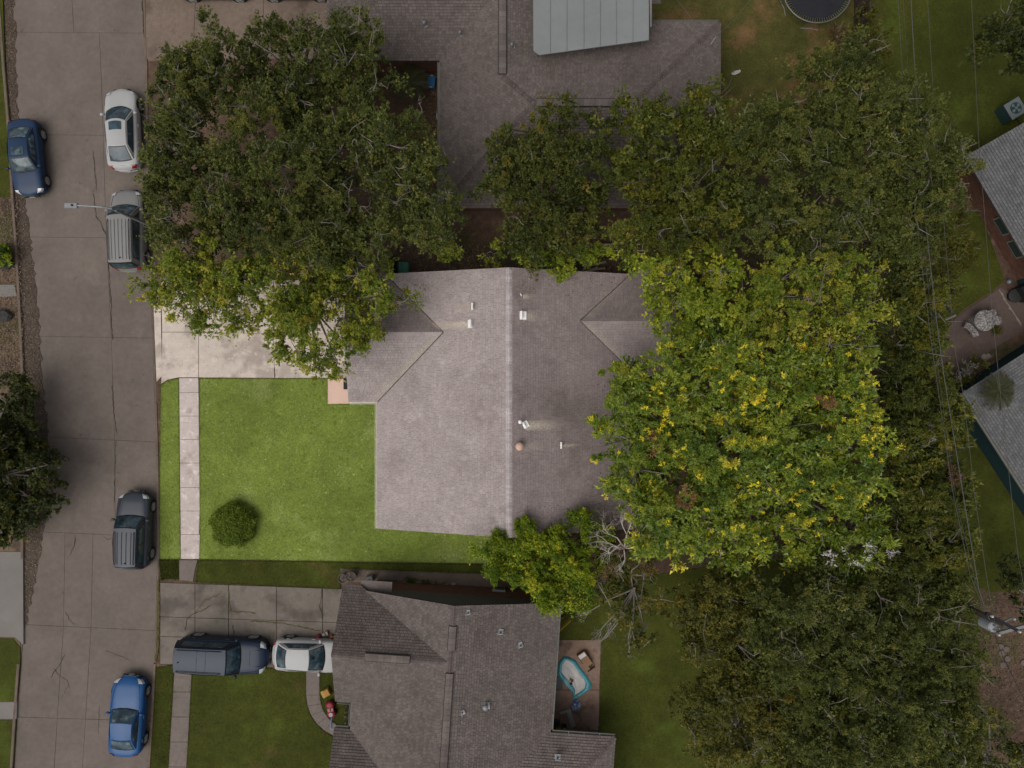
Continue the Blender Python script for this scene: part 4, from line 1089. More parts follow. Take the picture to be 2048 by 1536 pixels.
tree("dark oak crowding the corner of the upper grey roof", [(1780, 200, 68), (1760, 310, 98), (1860, 330, 84), (1700, 420, 98), (1830, 432, 84), (1890, 392, 52), (1640, 470, 60), (1840, 250, 46), (1930, 340, 22), (1800, 470, 50), (1910, 300, 24)], ztop=9.8, base=(1760, 370), **OAK)
tree("soft yellow bamboo fringe beside the round patio", [(1900, 470, 44), (1915, 520, 36), (1885, 545, 40), (1920, 430, 24), (1905, 580, 26), (1870, 600, 30), (1935, 490, 22)], 'soft', ztop=6.0, depth=2.0, dens=5.5, per=90, length=.17, width=.035, rc=(.3, .6), bare=0, name="bamboo", cat="bamboo", trunk_r=.08)
G_BACK = "tall trees massed over the back yard"
tree("olive tree with deep gaps at the north end of the back yard mass", [(1560, 560, 66), (1650, 545, 68), (1722, 560, 46), (1700, 630, 58), (1600, 640, 68), (1520, 655, 62), (1730, 690, 36), (1540, 600, 40), (1660, 690, 48), (1745, 640, 36), (1742, 540, 30), (1700, 690, 48), (1610, 690, 50), (1735, 600, 34)], 'oak2', ztop=9.2, dens=4.4, per=74, bare=.35, base=(1620, 600), group=G_BACK, puffs=1.6, tone=(.46, .2), length=.15, width=.06, rc=(.25, .6))
LNG = dict(kind='long', dens=4.8, per=66, length=.20, width=.058, rc=(.25, .5), twigs=6, spread=.65, flush=.14, droop=.2, bare=.12, bark=m_bark, group=G_BACK, name="broadleaf_tree", tone=(.38, .2))
tree("glossy tree dotted with yellow tips closest to the taupe roof", [(1260, 800, 58), (1242, 872, 54), (1285, 940, 66), (1350, 765, 76), (1345, 860, 86), (1395, 705, 56), (1270, 745, 36), (1212, 890, 28), (1300, 1000, 56), (1225, 960, 24), (1235, 765, 26), (1420, 930, 60)], ztop=8.6, base=(1330, 850), extra=[('rust', [(1292, 888, 9), (1368, 990, 6)], 12, 36)], **LNG)
tree("glossy yellow-tipped tree in the middle of the back yard mass", [(1450, 705, 66), (1445, 800, 88), (1540, 760, 88), (1430, 890, 84), (1560, 860, 88), (1520, 940, 76), (1480, 640, 30)], ztop=9.4, base=(1490, 820), extra=[('rust', [(1648, 805, 7)], 12, 36)], **LNG)
tree("glossy yellow-tipped tree at the east side of the back yard mass", [(1640, 735, 76), (1702, 790, 66), (1662, 870, 78), (1732, 722, 42), (1742, 850, 38), (1645, 960, 76), (1722, 945, 52), (1600, 800, 50), (1755, 910, 30)], ztop=9.0, base=(1670, 850), **LNG)
tree("glossy yellow-tipped tree above the bleached dead branches", [(1340, 1020, 66), (1430, 1000, 76), (1390, 1080, 64), (1480, 1080, 66), (1305, 1075, 44), (1500, 1010, 60), (1440, 1115, 40), (1265, 1030, 30)], ztop=8.8, base=(1410, 1030), **LNG)
tree("glossy tree with white blossom clusters at the southeast corner of the back yard", [(1555, 1050, 76), (1640, 1050, 68), (1728, 1035, 48), (1590, 1105, 42), (1690, 1105, 44), (1750, 1080, 34), (1580, 980, 50), (1700, 1000, 40), (1745, 1120, 30)], ztop=8.4, base=(1640, 1040), extra=[('white', [(1740, 1092, 18), (1662, 1115, 14), (1775, 1095, 12), (1718, 1118, 12)], 7, 14)], **LNG)
DIM = dict(kind='dim', dens=6, per=68, length=.20, width=.06, rc=(.28, .55), twigs=5, droop=.2, bare=.25, bark=m_bark, name="broadleaf_tree", group="dim trees along the eastern fence line")
tree("dim olive tree between the bamboo fringe and the round patio", [(1802, 560, 60), (1832, 630, 60), (1792, 690, 60), (1850, 705, 42), (1775, 620, 34), (1850, 580, 40), (1800, 500, 40), (1870, 650, 30)], ztop=7.6, base=(1815, 620), **DIM)
tree("dim olive tree with white blossoms beside the teal wall", [(1822, 790, 66), (1880, 820, 50), (1850, 745, 40), (1910, 850, 34), (1780, 840, 44), (1832, 880, 74), (1898, 895, 40), (1790, 760, 30), (1870, 765, 34)], ztop=7.4, base=(1840, 830), extra=[('dimwhite', [(1865, 864, 10), (1846, 856, 7)], 8, 22)], **DIM)
tree("dim tree with a rusty dead patch near the lower grey roof", [(1802, 965, 62), (1872, 990, 66), (1790, 1030, 44), (1840, 1030, 44), (1910, 955, 36), (1850, 930, 44), (1925, 1000, 22)], ztop=7.6, base=(1855, 970), extra=[('tan', [(1906, 955, 20)], 18, 80)], **DIM)
tree("dim tree south of the rusty dead patch along the eastern lawn", [(1832, 1080, 66), (1900, 1085, 52), (1900, 1140, 44), (1800, 1130, 48), (1870, 1140, 50), (1920, 1050, 26)], ztop=7.4, base=(1855, 1090), **DIM)
LM['olive'] = leaf_mat("olive_leaf", [(0, (0.036, 0.042, 0.008)), (.5, (0.098, 0.098, 0.014)), (.85, (0.155, 0.138, 0.018)), (1, (0.21, 0.165, 0.024))])
OLV = dict(OAK); OLV.update(kind='olive', bare=.15, name="broadleaf_tree")
G_SE = "oaks filling the southeast corner"
tree("olive leaning tree left of the southeast oaks above the dim lawn", [(1412, 1240, 62), (1472, 1200, 56), (1398, 1312, 46), (1476, 1290, 66), (1440, 1180, 46), (1385, 1285, 30), (1470, 1345, 36)], ztop=8.2, base=(1440, 1250), group=G_SE, **OLV)
tree("olive tree reaching left over the dim lawn at the bottom edge", [(1398, 1420, 46), (1470, 1405, 74), (1440, 1490, 60), (1540, 1480, 76), (1540, 1395, 66), (1375, 1450, 26)], ztop=8.4, base=(1470, 1440), group=G_SE, **OLV)
tree("dark oak with twisted pale twigs right of the olive leaning tree", [(1602, 1220, 76), (1582, 1310, 76), (1682, 1205, 76), (1682, 1300, 88), (1640, 1165, 50), (1530, 1260, 50), (1530, 1190, 44)], ztop=9.2, base=(1620, 1270), group=G_SE, **OAK)
tree("dark oak beside the utility pole crossarms", [(1770, 1290, 86), (1850, 1222, 80), (1860, 1322, 80), (1925, 1212, 44), (1760, 1195, 74), (1935, 1330, 36), (1940, 1270, 20)], ztop=8.2, base=(1820, 1270), group=G_SE, **OAK)
tree("dark oak at the bottom edge between olive tree and corner", [(1652, 1410, 86), (1742, 1402, 86), (1640, 1500, 78), (1762, 1500, 86)], ztop=9.0, base=(1700, 1450), group=G_SE, **OAK)
tree("dark oak filling the bottom right corner by the bare brown ground", [(1850, 1412, 86), (1930, 1420, 58), (1900, 1500, 84), (1978, 1445, 28), (1975, 1510, 48), (2010, 1530, 30)], ztop=8.6, base=(1900, 1460), group=G_SE, **OAK)
tree("dense bright bush of rounded clumps at the south corner of the taupe roof", [(1010, 1100, 40), (1065, 1078, 44), (1060, 1140, 54), (1140, 1125, 50), (1168, 1052, 32), (1196, 1075, 28), (1105, 1190, 48), (1150, 1198, 28), (968, 1095, 22), (1000, 1150, 28), (1110, 1070, 34), (1200, 1110, 26), (1160, 1160, 34)], 'bush', puffs=2.6, ztop=5.6, depth=1.9, dens=15, per=130, length=.10, width=.05, rc=(.28, .5), twigs=9, spread=.9, bare=0, bark=m_bark_dk, name="broadleaf_tree", trunk_r=.14, tone=(.45, .2), flat=.35)
tree("thin half dead tree standing over the dim lawn near the paddling pool", [(1262, 1150, 60), (1302, 1200, 48), (1232, 1215, 40), (1272, 1275, 36), (1195, 1165, 30), (1290, 1130, 40), (1240, 1120, 36)], 'green', ztop=7.0, depth=2.2, dens=3.6, per=54, length=.13, width=.06, bare=.9, bark=m_bark, name="broadleaf_tree", trunk_r=.14, tone=(.55, .25), twig_m=m_twig, base=(1262, 1170), extra=[('tan', [(1275, 1130, 26), (1225, 1135, 22)], 4, 40)])
LFT = dict(kind='left', dens=5, per=74, length=.15, width=.08, rc=(.25, .5), bare=.2, bark=m_bark, name="broadleaf_tree")
tree("dark green street tree on the left verge overhanging the road", [(12, 805, 46), (15, 895, 62), (68, 932, 34), (12, 990, 60), (66, 1000, 34), (4, 1065, 42), (95, 955, 20), (103, 1002, 16), (-40, 900, 80), (-40, 1020, 70), (95, 930, 12), (-10, 770, 30)], ztop=4.4, base=(-5, 930), **LFT)
tree("dark tree in the top right corner by the lawn", [(2012, 30, 46), (2042, 95, 44), (2080, 50, 70), (1990, 88, 18), (2000, 60, 30), (2050, 140, 22)], ztop=7.8, base=(2050, 60), **LFT)
tree("dark shrubby tree on the right edge above the utility pole", [(2035, 1178, 30), (2050, 1140, 30), (2045, 1215, 26), (2015, 1160, 16)], ztop=4.5, depth=1.5, base=(2045, 1175), **LFT)
tree("dark shrubby tree in the bottom right corner", [(2042, 1490, 34), (2050, 1530, 30)], ztop=4.0, depth=1.4, base=(2045, 1505), **LFT)
tree("yellow shrub against the slatted fence beside the trampoline", [(1738, 45, 17), (1745, 80, 20), (1755, 110, 22), (1740, 20, 12)], 'soft', ztop=3.0, depth=1.2, dens=6, per=80, length=.13, width=.06, bare=0, bark=m_bark_dk, name="shrub", cat="shrub", trunk_r=.04)
tree("white flowering shrub at the teal wall corner", [(1925, 758, 14), (1945, 735, 10), (1905, 765, 16), (1890, 770, 14)], 'green', ztop=1.4, depth=.7, dens=7, per=60, length=.11, width=.05, bare=0, bark=m_bark_dk, name="shrub", cat="shrub", trunk_r=.03, extra=[('dimwhite', [(1940, 738, 7), (1925, 757, 6), (1905, 768, 6)], 14, 24)])
tree("tan dry shrub left on the dry lawn edge below the trampoline", [(1674, 62, 9), (1672, 86, 9), (1680, 75, 6)], 'tan', ztop=.9, depth=.5, dens=12, per=34, length=.10, width=.03, bare=.3, name="shrub", cat="shrub", trunk_r=.02)
tree("leafy bright green shrub on the dry left verge", [(6, 504, 12), (18, 508, 10), (8, 520, 9), (-8, 508, 16)], LM and 'bush', ztop=1.1, depth=.6, dens=9, per=40, length=.22, width=.10, rc=(.18, .3), twigs=7, bare=0, bark=m_bark_dk, name="shrub", cat="shrub", trunk_r=.03, tone=(.35, .15))

# the clipped round bush on the lawn
t = tag(empty("round_bush", P(474, 1046, 0)), "clipped round dark green bush on the bright lawn near the walk", "bush")
n = 1500
a = rng.uniform(0, 2 * np.pi, n); zz = rng.uniform(-.35, 1, n); rr = np.sqrt(1 - zz ** 2)
Ub = np.stack([rr * np.cos(a), rr * np.sin(a), zz], 1); rad = 1.16 * rng.uniform(.80, 1.0, n)[:, None]
Cb = Ub * rad * np.array([1, 1, .55]) * (1 + .07 * np.sin(5 * a + 2 * zz) + .06 * np.sin(9 * a - 3 * zz))[:, None] + np.array([0, 0, .55])
V, T, k = leaves(Cb, Ub, np.full(n, .16), rng.normal(.42, .2, n), 26, .10, .036, 6, .8)
np_mesh("crown", V, np.arange(3 * k).reshape(k, 3), T, LM['ball'], t)
b = MB()
for q in range(7):
    a0 = random.uniform(0, 6.28); e = Vector((math.cos(a0) * .6, math.sin(a0) * .6, .9 + random.uniform(-.2, .4)))
    b.tube([(0, 0, .05), e * .4, e], [.05, .035, .015], m_bark_dk, 5)
b.build("stem", m_bark_dk, t)

# dead trees: bare bleached branches
def dead(label, base, top, z0, fans, m=None):
    t = tag(empty("dead_tree", P(*base, 0)), label, "dead tree")
    o = P(*base, 0); b = MB(); m = m or m_bare
    tp = P(*top, z0) - o
    b.tube([(0, 0, 0), tp * .5 + Vector((.1, 0, 0)), tp], [.14, .10, .07], m_bare, 7); b.build("trunk", m_bare, t)
    b = MB()
    for px, py, z, ln, lev in fans:
        e = P(px, py, z) - o; md = tp.lerp(e, .5) + Vector((random.gauss(0, .15), random.gauss(0, .15), .1))
        b.tube([tp, md, e], [.040, .030, .022], m, 5, cap=False)
        d = (e - tp); d.z *= .4
        for q in range(3): fork(b, e, d, ln * random.uniform(.7, 1.1), .018, lev, m, 4, .28, (2, 3), .5)
    b.build("branch", m, t)
dead("bleached bare branches rising beside the dense bright bush", (1225, 1095), (1248, 1095), 6.0,
     [(1215, 1085, 6.6, .7, 3), (1222, 1070, 6.8, .7, 3), (1245, 1052, 7.0, .7, 3), (1262, 1048, 6.8, .7, 3), (1275, 1070, 6.9, .7, 3), (1222, 1105, 6.5, .6, 3), (1268, 1095, 6.8, .6, 3), (1250, 1118, 6.6, .6, 3), (1228, 1092, 6.9, .6, 3)])
dead("bare grey limb hanging over the lawn beside the brown patio", (1255, 1190), (1268, 1178), 5.2,
     [(1245, 1215, 5.2, .6, 3), (1222, 1245, 5.0, .6, 3), (1205, 1255, 4.8, .6, 3), (1212, 1275, 4.7, .5, 3), (1180, 1222, 5.0, .5, 3), (1256, 1280, 4.8, .5, 2), (1285, 1240, 5.0, .5, 2), (1258, 1300, 4.6, .3, 2), (1200, 1285, 4.6, .4, 3)], m_twig)

# palms: fronds as folded blades on an arching rib
def palm(label, c, z, R_, n, kindm, name="sago_palm", seg=9, leafl=.30, cat="palm"):
    t = tag(empty(name, P(*c, 0)), label, cat)
    b = MB(); b.lathe([(.16, 0), (.2, z * .6), (.12, z)], m_bark_dk, 10); b.build("trunk", m_bark_dk, t)
    for k in range(n):
        a = 2 * math.pi * k / n + random.uniform(-.12, .12); ln = R_ * random.uniform(.8, 1.05); rise = random.uniform(.15, .55)
        V = []; 
        for i in range(seg * 3):
            s = i / (seg * 3 - 1); h = z + rise * math.sin(s * 2.4) * ln * .45 - .25 * s * s * ln
            p = np.array([math.cos(a) * ln * s, math.sin(a) * ln * s, h])
            w = leafl * math.sin(.35 + s * 2.5)
            for sg in (-1, 1):
                sd = np.array([-math.sin(a) * sg, math.cos(a) * sg, 0]) + np.array([math.cos(a), math.sin(a), 0]) * .6 + np.array([0, 0, .25])
                e = p + sd * w * .8; q = np.array([math.cos(a), math.sin(a), 0]) * .018
                V += [p - q, e, e + q * .3, p + q]
        V = np.array(V); nq = len(V) // 4
        np_mesh("frond", V, np.arange(4 * nq).reshape(nq, 4), np.repeat(rng.uniform(.1, .8, nq), 4), kindm, t)
palm("spiky sago palm under the oaks beside the blue bin", (826, 186), 1.3, 1.25, 18, LM['fan'])
palm("spiky fan palm poking over the lower grey roof", (1918, 780), 3.2, 1.1, 14, LM['fan'], "fan_palm")
# ------------------------------------------------------------------ vehicles
def paint(name, c, rough=.42, metallic=.0, coat=.03): return mat(name, c, rough, metallic=metallic, coat=coat, spec=.22, var=((1.2, .04), (40, .05)))
m_tyre = mat("tyre_rubber", (0.018, 0.018, 0.018), .85, var=((20, .2),))
m_rim = mat("alloy_rim", (0.26, 0.26, 0.26), .4, metallic=.5)
m_cglass = mat("car_glass", (0.022, 0.044, 0.058), .06, spec=.45, var=((1.5, .6), (4, .6)), patch=(((0.085, 0.115, 0.125), 1.6, .52, .62, .8),))  # bluish tint and pale patches imitate sky reflections in the glass colour
m_blacktrim = mat("black_trim", (0.012, 0.012, 0.013), .55)
m_red = mat("red_lens", (0.24, 0.012, 0.015), .2, spec=.6)
m_lens = mat("clear_lens", (0.36, 0.37, 0.38), .12, spec=.8)
m_chrome = mat("bright_metal", (0.42, 0.42, 0.42), .2, metallic=.9)
m_plate = mat("plate_white", (0.35, 0.35, 0.33), .5)

def interp(tab, x):
    for (x0, y0), (x1, y1) in zip(tab, tab[1:]):
        if x <= x1:
            k = (x - x0) / (x1 - x0); k = max(0, min(1, k)); return y0 + (y1 - y0) * k
    return tab[-1][1]
def smooth_tab(tab, x, w=.09):
    return sum(interp(tab, x + d * w) for d in (-1, -.5, 0, .5, 1)) / 5

def car(name, label, cat, px, py, yaw, L_, W_, pm, top, cab, wheel_r=.33, wheels=(.60, -.60), nose=2.6, taper=.08, sunroof=None, rails=None, ribs=0,
        hood_scoop=False, rear_black=False, rim_m=None, z_ref=.6, hoodlines=True, mirror_m=None, low_black=False, group=None):
    """front towards local +y. top: (t, z) height of hood/shoulder/boot along t=-1..1; cab: dict of cabin points in metres from the centre"""
    c = P(px, py, z_ref)
    t = tag(empty(name, (c.x, c.y, 0), yaw), label, cat, group)
    H2 = L_ / 2
    def hw(q):
        a = abs(q); base = W_ / 2 * (1 - taper * max(0, (a - .35) / .65) ** 2)
        if a > .80:
            k = (a - .80) / .20; base *= (1 - .36 * k ** nose) if q > 0 else (1 - .26 * k ** nose)
        return base
    ns = 34; ring = []
    qs = [-1 + 2 * i / (ns - 1) for i in range(ns)]
    qs = sorted(set([math.copysign(abs(q) ** .85, q) for q in qs] + [-.985, .985]))
    vs = []
    for q in qs:
        w = hw(q); zt = smooth_tab(top, q); a = abs(q)
        if a > .93: zt = zt - (zt - .52) * ((a - .93) / .07) ** 2 * .75
        zs = zt - .07; yo = q * H2
        bow = .10 * L_ / 4.5 if a > .8 else 0
        prof = [(0, .22), (.86, .22), (.96, .30), (1.0, .50), (.995, zs - .12), (.965, zs), (.86, zt - .005), (.5, zt + .012), (0, zt + .022)]
        row = []
        for u, z in prof:
            yy = yo
            if a > .8:
                k = (a - .8) / .2
                yy = yo - math.copysign(k * .16 * (u ** 2.4), q) * (1.0 if q > 0 else .7)
            if z < .45 and a > .95: yy -= math.copysign(.04, q)
            row.append((u * w, yy, z))
        full = [(-x, y, z) for x, y, z in row[::-1][:-1]] if False else None
        vs.append(row)
    n = len(vs[0]); V = []; 
    for row in vs:
        V += [(-x, y, z) for x, y, z in row[::-1][:-1]]           # left: from top centre out, down to near bottom centre
        V += []
        V += [(x, y, z) for x, y, z in row]
    m_ = 2 * n - 1
    # order per ring: left top centre ... left underside, bottom centre, right underside ... right top; ends meet at the top centre
    F = []
    for i in range(len(vs) - 1):
        for j in range(m_ - 1):
            F.append((i * m_ + j, i * m_ + j + 1, (i + 1) * m_ + j + 1, (i + 1) * m_ + j))
    F.append(tuple(range(m_))); F.append(tuple((len(vs) - 1) * m_ + j for j in range(m_ - 1, -1, -1)))
    b = MB(); b.mesh(V, F, pm)
    body = b.build("body", pm, t, smooth=True)
    me = body.data
    bmod = body.modifiers.new("weld", 'WELD'); bmod.merge_threshold = .0005
    zt_at = lambda y: smooth_tab(top, y / H2)
    # cabin
    fb, ft, rt, rb = cab['fb'], cab['ft'], cab['rt'], cab['rb']; zr = cab['z']; wb = cab['wb'] / 2; wt = cab['wt'] / 2
    zb = lambda y: zt_at(y) - .01
    bow_f, bow_r = cab.get('bow', .16), cab.get('rbow', .10)
    wtap = cab.get('wtap', .05)
    def base_pt(y, sgn): return Vector((sgn * (wb - wtap * max(0, -y / H2)), y, zb(y) - .01))
    def fb_c(v): return Vector((v * wb, fb + bow_f * (1 - v * v), zb(fb + bow_f * (1 - v * v)) + .015 * (1 - v * v)))
    def ft_c(v): return Vector((v * wt, ft + bow_f * .45 * (1 - v * v), zr - .045 + .045 * (1 - v * v)))
    def rt_c(v): return Vector((v * (wt - wtap * .8), rt - bow_r * .45 * (1 - v * v), zr - .085 + .055 * (1 - v * v)))
    def rb_c(v): return Vector((v * (wb - wtap * 1.3), rb - bow_r * (1 - v * v), zb(rb - bow_r * (1 - v * v)) + .01 * (1 - v * v)))
    def patch(A, B, u0, u1, v0, v1, off, m, name, nu=5, nv=10, bulge=.03, parent=t):
        bb = MB(); pts = []
        for i in range(nu + 1):
            u = u0 + (u1 - u0) * i / nu
            for j in range(nv + 1):
                v = v0 + (v1 - v0) * j / nv
                pts.append(A(v).lerp(B(v), u))
        cen = Vector((0, (ft + rt) / 2, .4))
        q = []
        for i in range(nu + 1):
            u = u0 + (u1 - u0) * i / nu
            for j in range(nv + 1):
                k = i * (nv + 1) + j
                du = pts[min(i + 1, nu) * (nv + 1) + j] - pts[max(i - 1, 0) * (nv + 1) + j]
                dv = pts[i * (nv + 1) + min(j + 1, nv)] - pts[i * (nv + 1) + max(j - 1, 0)]
                nn = du.cross(dv)
                if nn.length > 1e-9: nn.normalize()
                if nn.dot(pts[k] - cen) < 0: nn = -nn
                q.append(pts[k] + nn * (off + bulge * 4 * u * (1 - u)))
        fs = [(i * (nv + 1) + j, i * (nv + 1) + j + 1, (i + 1) * (nv + 1) + j + 1, (i + 1) * (nv + 1) + j) for i in range(nu) for j in range(nv)]
        nn = (q[fs[0][1]] - q[fs[0][0]]).cross(q[fs[0][3]] - q[fs[0][0]])
        if nn.dot(q[fs[0][0]] - cen) < 0: fs = [f[::-1] for f in fs]
        bb.mesh(q, fs, m)
        return bb.build(name, m, parent, smooth=True)
    def side_c(sgn):
        def lo(v):   # v -1 rear .. 1 front
            y = rb + (fb - rb) * (v + 1) / 2
            p0 = rb_c(sgn); p1 = fb_c(sgn); p = p0.lerp(p1, (v + 1) / 2); p.z = zb(p.y); p.x += sgn * .02 * (1 - v * v); return p
        def hi(v):
            p0 = rt_c(sgn); p1 = ft_c(sgn); p = p0.lerp(p1, (v + 1) / 2); p.x += sgn * .03 * (1 - v * v); p.z += .03 * (1 - v * v); return p
        return lo, hi
    shell = [patch(fb_c, ft_c, 0, 1, -1, 1, 0, pm, "cabin"), patch(rb_c, rt_c, 0, 1, -1, 1, 0, m_blacktrim if rear_black else pm, "tailgate" if rb - rt > -.45 else "rear_pillar")]
    patch(rt_c, ft_c, 0, 1, -1, 1, 0, pm, "roof", 8, 10, .02)
    for sgn in (-1, 1):
        lo, hi = side_c(sgn)
        patch(lo, hi, 0, 1, -1, 1, 0, pm, "side_frame")
        patch(lo, hi, .10, .86, -.80, .84, .010, m_blacktrim, "window_trim")
        patch(lo, hi, .14, .82, -.76, .04, .016, m_cglass, "side_window"); patch(lo, hi, .14, .82, .08, .78, .016, m_cglass, "side_window")
    patch(fb_c, ft_c, .02, .96, -.93, .93, .008, m_blacktrim, "windshield_seal"); patch(fb_c, ft_c, .10, .92, -.88, .88, .014, m_cglass, "windshield")
    patch(rb_c, rt_c, .06, .95, -.88, .88, .008, m_blacktrim, "rear_window_seal"); patch(rb_c, rt_c, .12, .90, -.83, .83, .014, m_cglass, "rear_window")
    if sunroof:
        patch(rt_c, ft_c, sunroof[0], sunroof[1], -.62, .62, .034, m_cglass, "sunroof", 3, 6, .0)
    if rails:
        for sgn in (-1, 1):
            b = MB(); pts = [rt_c(sgn * .88).lerp(ft_c(sgn * .88), u) + Vector((0, 0, .05 + (.03 if 0 < i < 5 else -.02))) for i, u in enumerate((.05, .1, .35, .6, .85, .92))]
            b.tube(pts, .022, rails, 6); b.build("roof_rail", rails, t)
    for k in range(ribs):
        v = -.62 + 1.24 * k / max(1, ribs - 1)
        b = MB(); pts = [rt_c(v).lerp(ft_c(v), u) + Vector((0, 0, .028 + .05 * u * (1 - u))) for u in (.06, .3, .55, .8, .9)]
        b.tube(pts, .012 if name == 'parked_suv' and W_ < 1.9 else .008, pm, 4); b.build("roof_rib", pm, t)
    if cab.get('antenna'):
        b = MB(); p = rt_c(.1).lerp(ft_c(.1), .1) + Vector((0, 0, .03)); b.lathe([(.035, 0), (.03, .03), (.006, .09)], m_blacktrim, 8, p); b.build("antenna", m_blacktrim, t)
    # wheels and arches
    for wq in wheels:
        for sgn in (-1, 1):
            y = wq * H2; w = hw(wq)
            b = MB(); Mx = Matrix.Rotation(R(90) * sgn, 3, 'Y')
            b.lathe([(wheel_r + .05, 0), (wheel_r + .05, .006), (0, .007)], m_blacktrim, 22, (sgn * (w - .002), y, wheel_r + .03), Mx); b.build("wheel_arch", m_blacktrim, t)
            wh = link("wheel", None, t, (sgn * (w - .17), y, wheel_r))
            b = MB(); b.lathe([(wheel_r - .09, 0), (wheel_r - .02, 0), (wheel_r, .03), (wheel_r, .16), (wheel_r - .02, .195), (wheel_r - .09, .20), (wheel_r - .10, .17)], m_tyre, 24, (0, 0, 0), Mx); b.build("tyre", m_tyre, wh)
            b = MB(); rm = rim_m or m_rim
            b.lathe([(wheel_r - .10, .15), (wheel_r - .085, .192), (wheel_r - .11, .185)], rm, 20, (0, 0, 0), Mx)
            for k in range(6):
                a = k * math.pi / 3; e = Mx @ Vector((math.cos(a) * (wheel_r - .10), math.sin(a) * (wheel_r - .10), .175)); e0 = Mx @ Vector((0, 0, .185))
                b.tube([e0, e], [.034, .024], rm, 4)
            b.lathe([(.06, .17), (.05, .195), (0, .197)], rm, 12, (0, 0, 0), Mx); b.build("rim", rm, wh)
    # mirrors, lamps, handles, shut lines
    for sgn in (-1, 1):
        y = fb - .18; x = sgn * (wb + .16)
        b = MB(); b.lathe([(0, -.09), (.07, -.07), (.085, 0), (.06, .07), (0, .085)], mirror_m or pm, 10, (x, y, zb(y) + .10), Matrix.Rotation(R(90), 3, 'Y') @ Matrix.Diagonal((.8, 1, 1.25)))
        b.tube([(sgn * (wb - .03), y, zb(y) + .03), (x, y, zb(y) + .07)], .022, m_blacktrim, 5); b.build("mirror", mirror_m or pm, t, smooth=True)
        def lamp(q0, q1, u0, z_off, m, name):
            b = MB(); pts = []
            for i in range(4):
                q = q0 + (q1 - q0) * i / 3; w = hw(q); a = abs(q); k = max(0, (a - .8) / .2)
                for u in (u0, .90, .985):
                    yy = q * H2 - math.copysign(k * .16 * (u ** 2.4), q) * (1.0 if q > 0 else .7)
                    z = zt_at(q * H2); 
                    if a > .93: z = z - (z - .52) * ((a - .93) / .07) ** 2 * .75
                    pts.append((sgn * w * u * 1.012, yy + math.copysign(.012, q), z + (.028 if u < .9 else .008 if u < .95 else -.10) + z_off))
            fs = [(i * 3 + j, (i + 1) * 3 + j, (i + 1) * 3 + j + 1, i * 3 + j + 1) for i in range(3) for j in range(2)]
            b.mesh(pts, fs if sgn > 0 else [f[::-1] for f in fs], m); b.build(name, m, t)
        lamp(.84, .965, .66, 0, m_lens, "headlight"); lamp(-.90, -.985, .72, 0, m_red, "taillight")
        for y in (ft * .35 + .1, (rt + ft) / 2 - .75):
            b = MB(); b.box((sgn * (hw(y / H2) + .012), y, zt_at(y) - .20), (.03, .20, .035), pm); b.build("door_handle", pm, t)
        if hoodlines:
            b = MB(); pts = []
            for k in range(7):
                q = (fb + bow_f * .2 + .05) / H2 + ((.90) - (fb + .05) / H2) * k / 6; u = .84 - .18 * (k / 6) ** 2
                z = zt_at(q * H2)
                if q > .93: z = z - (z - .52) * ((q - .93) / .07) ** 2 * .75
                pts.append((sgn * hw(q) * u, q * H2 - max(0, (q - .8) / .2) * .16 * u ** 2.4, z + .004))
            b.tube(pts, .010, m_blacktrim, 4); b.build("hood_seam", m_blacktrim, t)
    b = MB()
    yb_ = -.93 * H2; wv = hw(-.9) * .8
    b.tube([(-wv, rb * .25 + yb_ * .75 + .02, zt_at(yb_) + .012), (0, rb * .25 + yb_ * .75 - .03, zt_at(yb_) + .026), (wv, rb * .25 + yb_ * .75 + .02, zt_at(yb_) + .012)], .009, m_blacktrim, 4); b.build("boot_seam", m_blacktrim, t)
    b = MB(); b.box((0, H2 - .02, .45), (W_ * .5, .05, .16), m_blacktrim); b.build("grille", m_blacktrim, t)
    b = MB(); b.box((0, H2 + .008, .42), (.32, .02, .12), m_plate); b.build("number_plate", m_plate, t)
    if hood_scoop:
        y = fb + .55; b = MB(); b.box((0, y, zt_at(y) + .026), (.92, .012, .012), m_blacktrim); b.build("hood_seam", m_blacktrim, t)
        for v_, u_ in ((-.45, .62), (.0, .45)):
            b = MB(); b.tube([rt_c(-.85).lerp(ft_c(-.85), u_) + Vector((0, 0, .022)), rt_c(0).lerp(ft_c(0), u_) + Vector((0, 0, .030)), rt_c(.85).lerp(ft_c(.85), u_) + Vector((0, 0, .022))], .008, m_blacktrim, 4); b.build("roof_seam", m_blacktrim, t)
        for s in (-1, 1):
            b = MB(); b.box((s * .46, y + .35, zt_at(y + .35) + .018), (.012, .75, .02), m_blacktrim); b.build("hood_seam", m_blacktrim, t)
    # wipers
    b = MB()
    for s in (-.55, .05):
        p0 = fb_c(s).lerp(ft_c(s), .05) + Vector((0, .02, .03)); p1 = fb_c(s + .5).lerp(ft_c(s + .5), .14) + Vector((0, .02, .03)); b.tube([p0, p1], .010, m_blacktrim, 4)
    b.build("wiper", m_blacktrim, t)
    return t

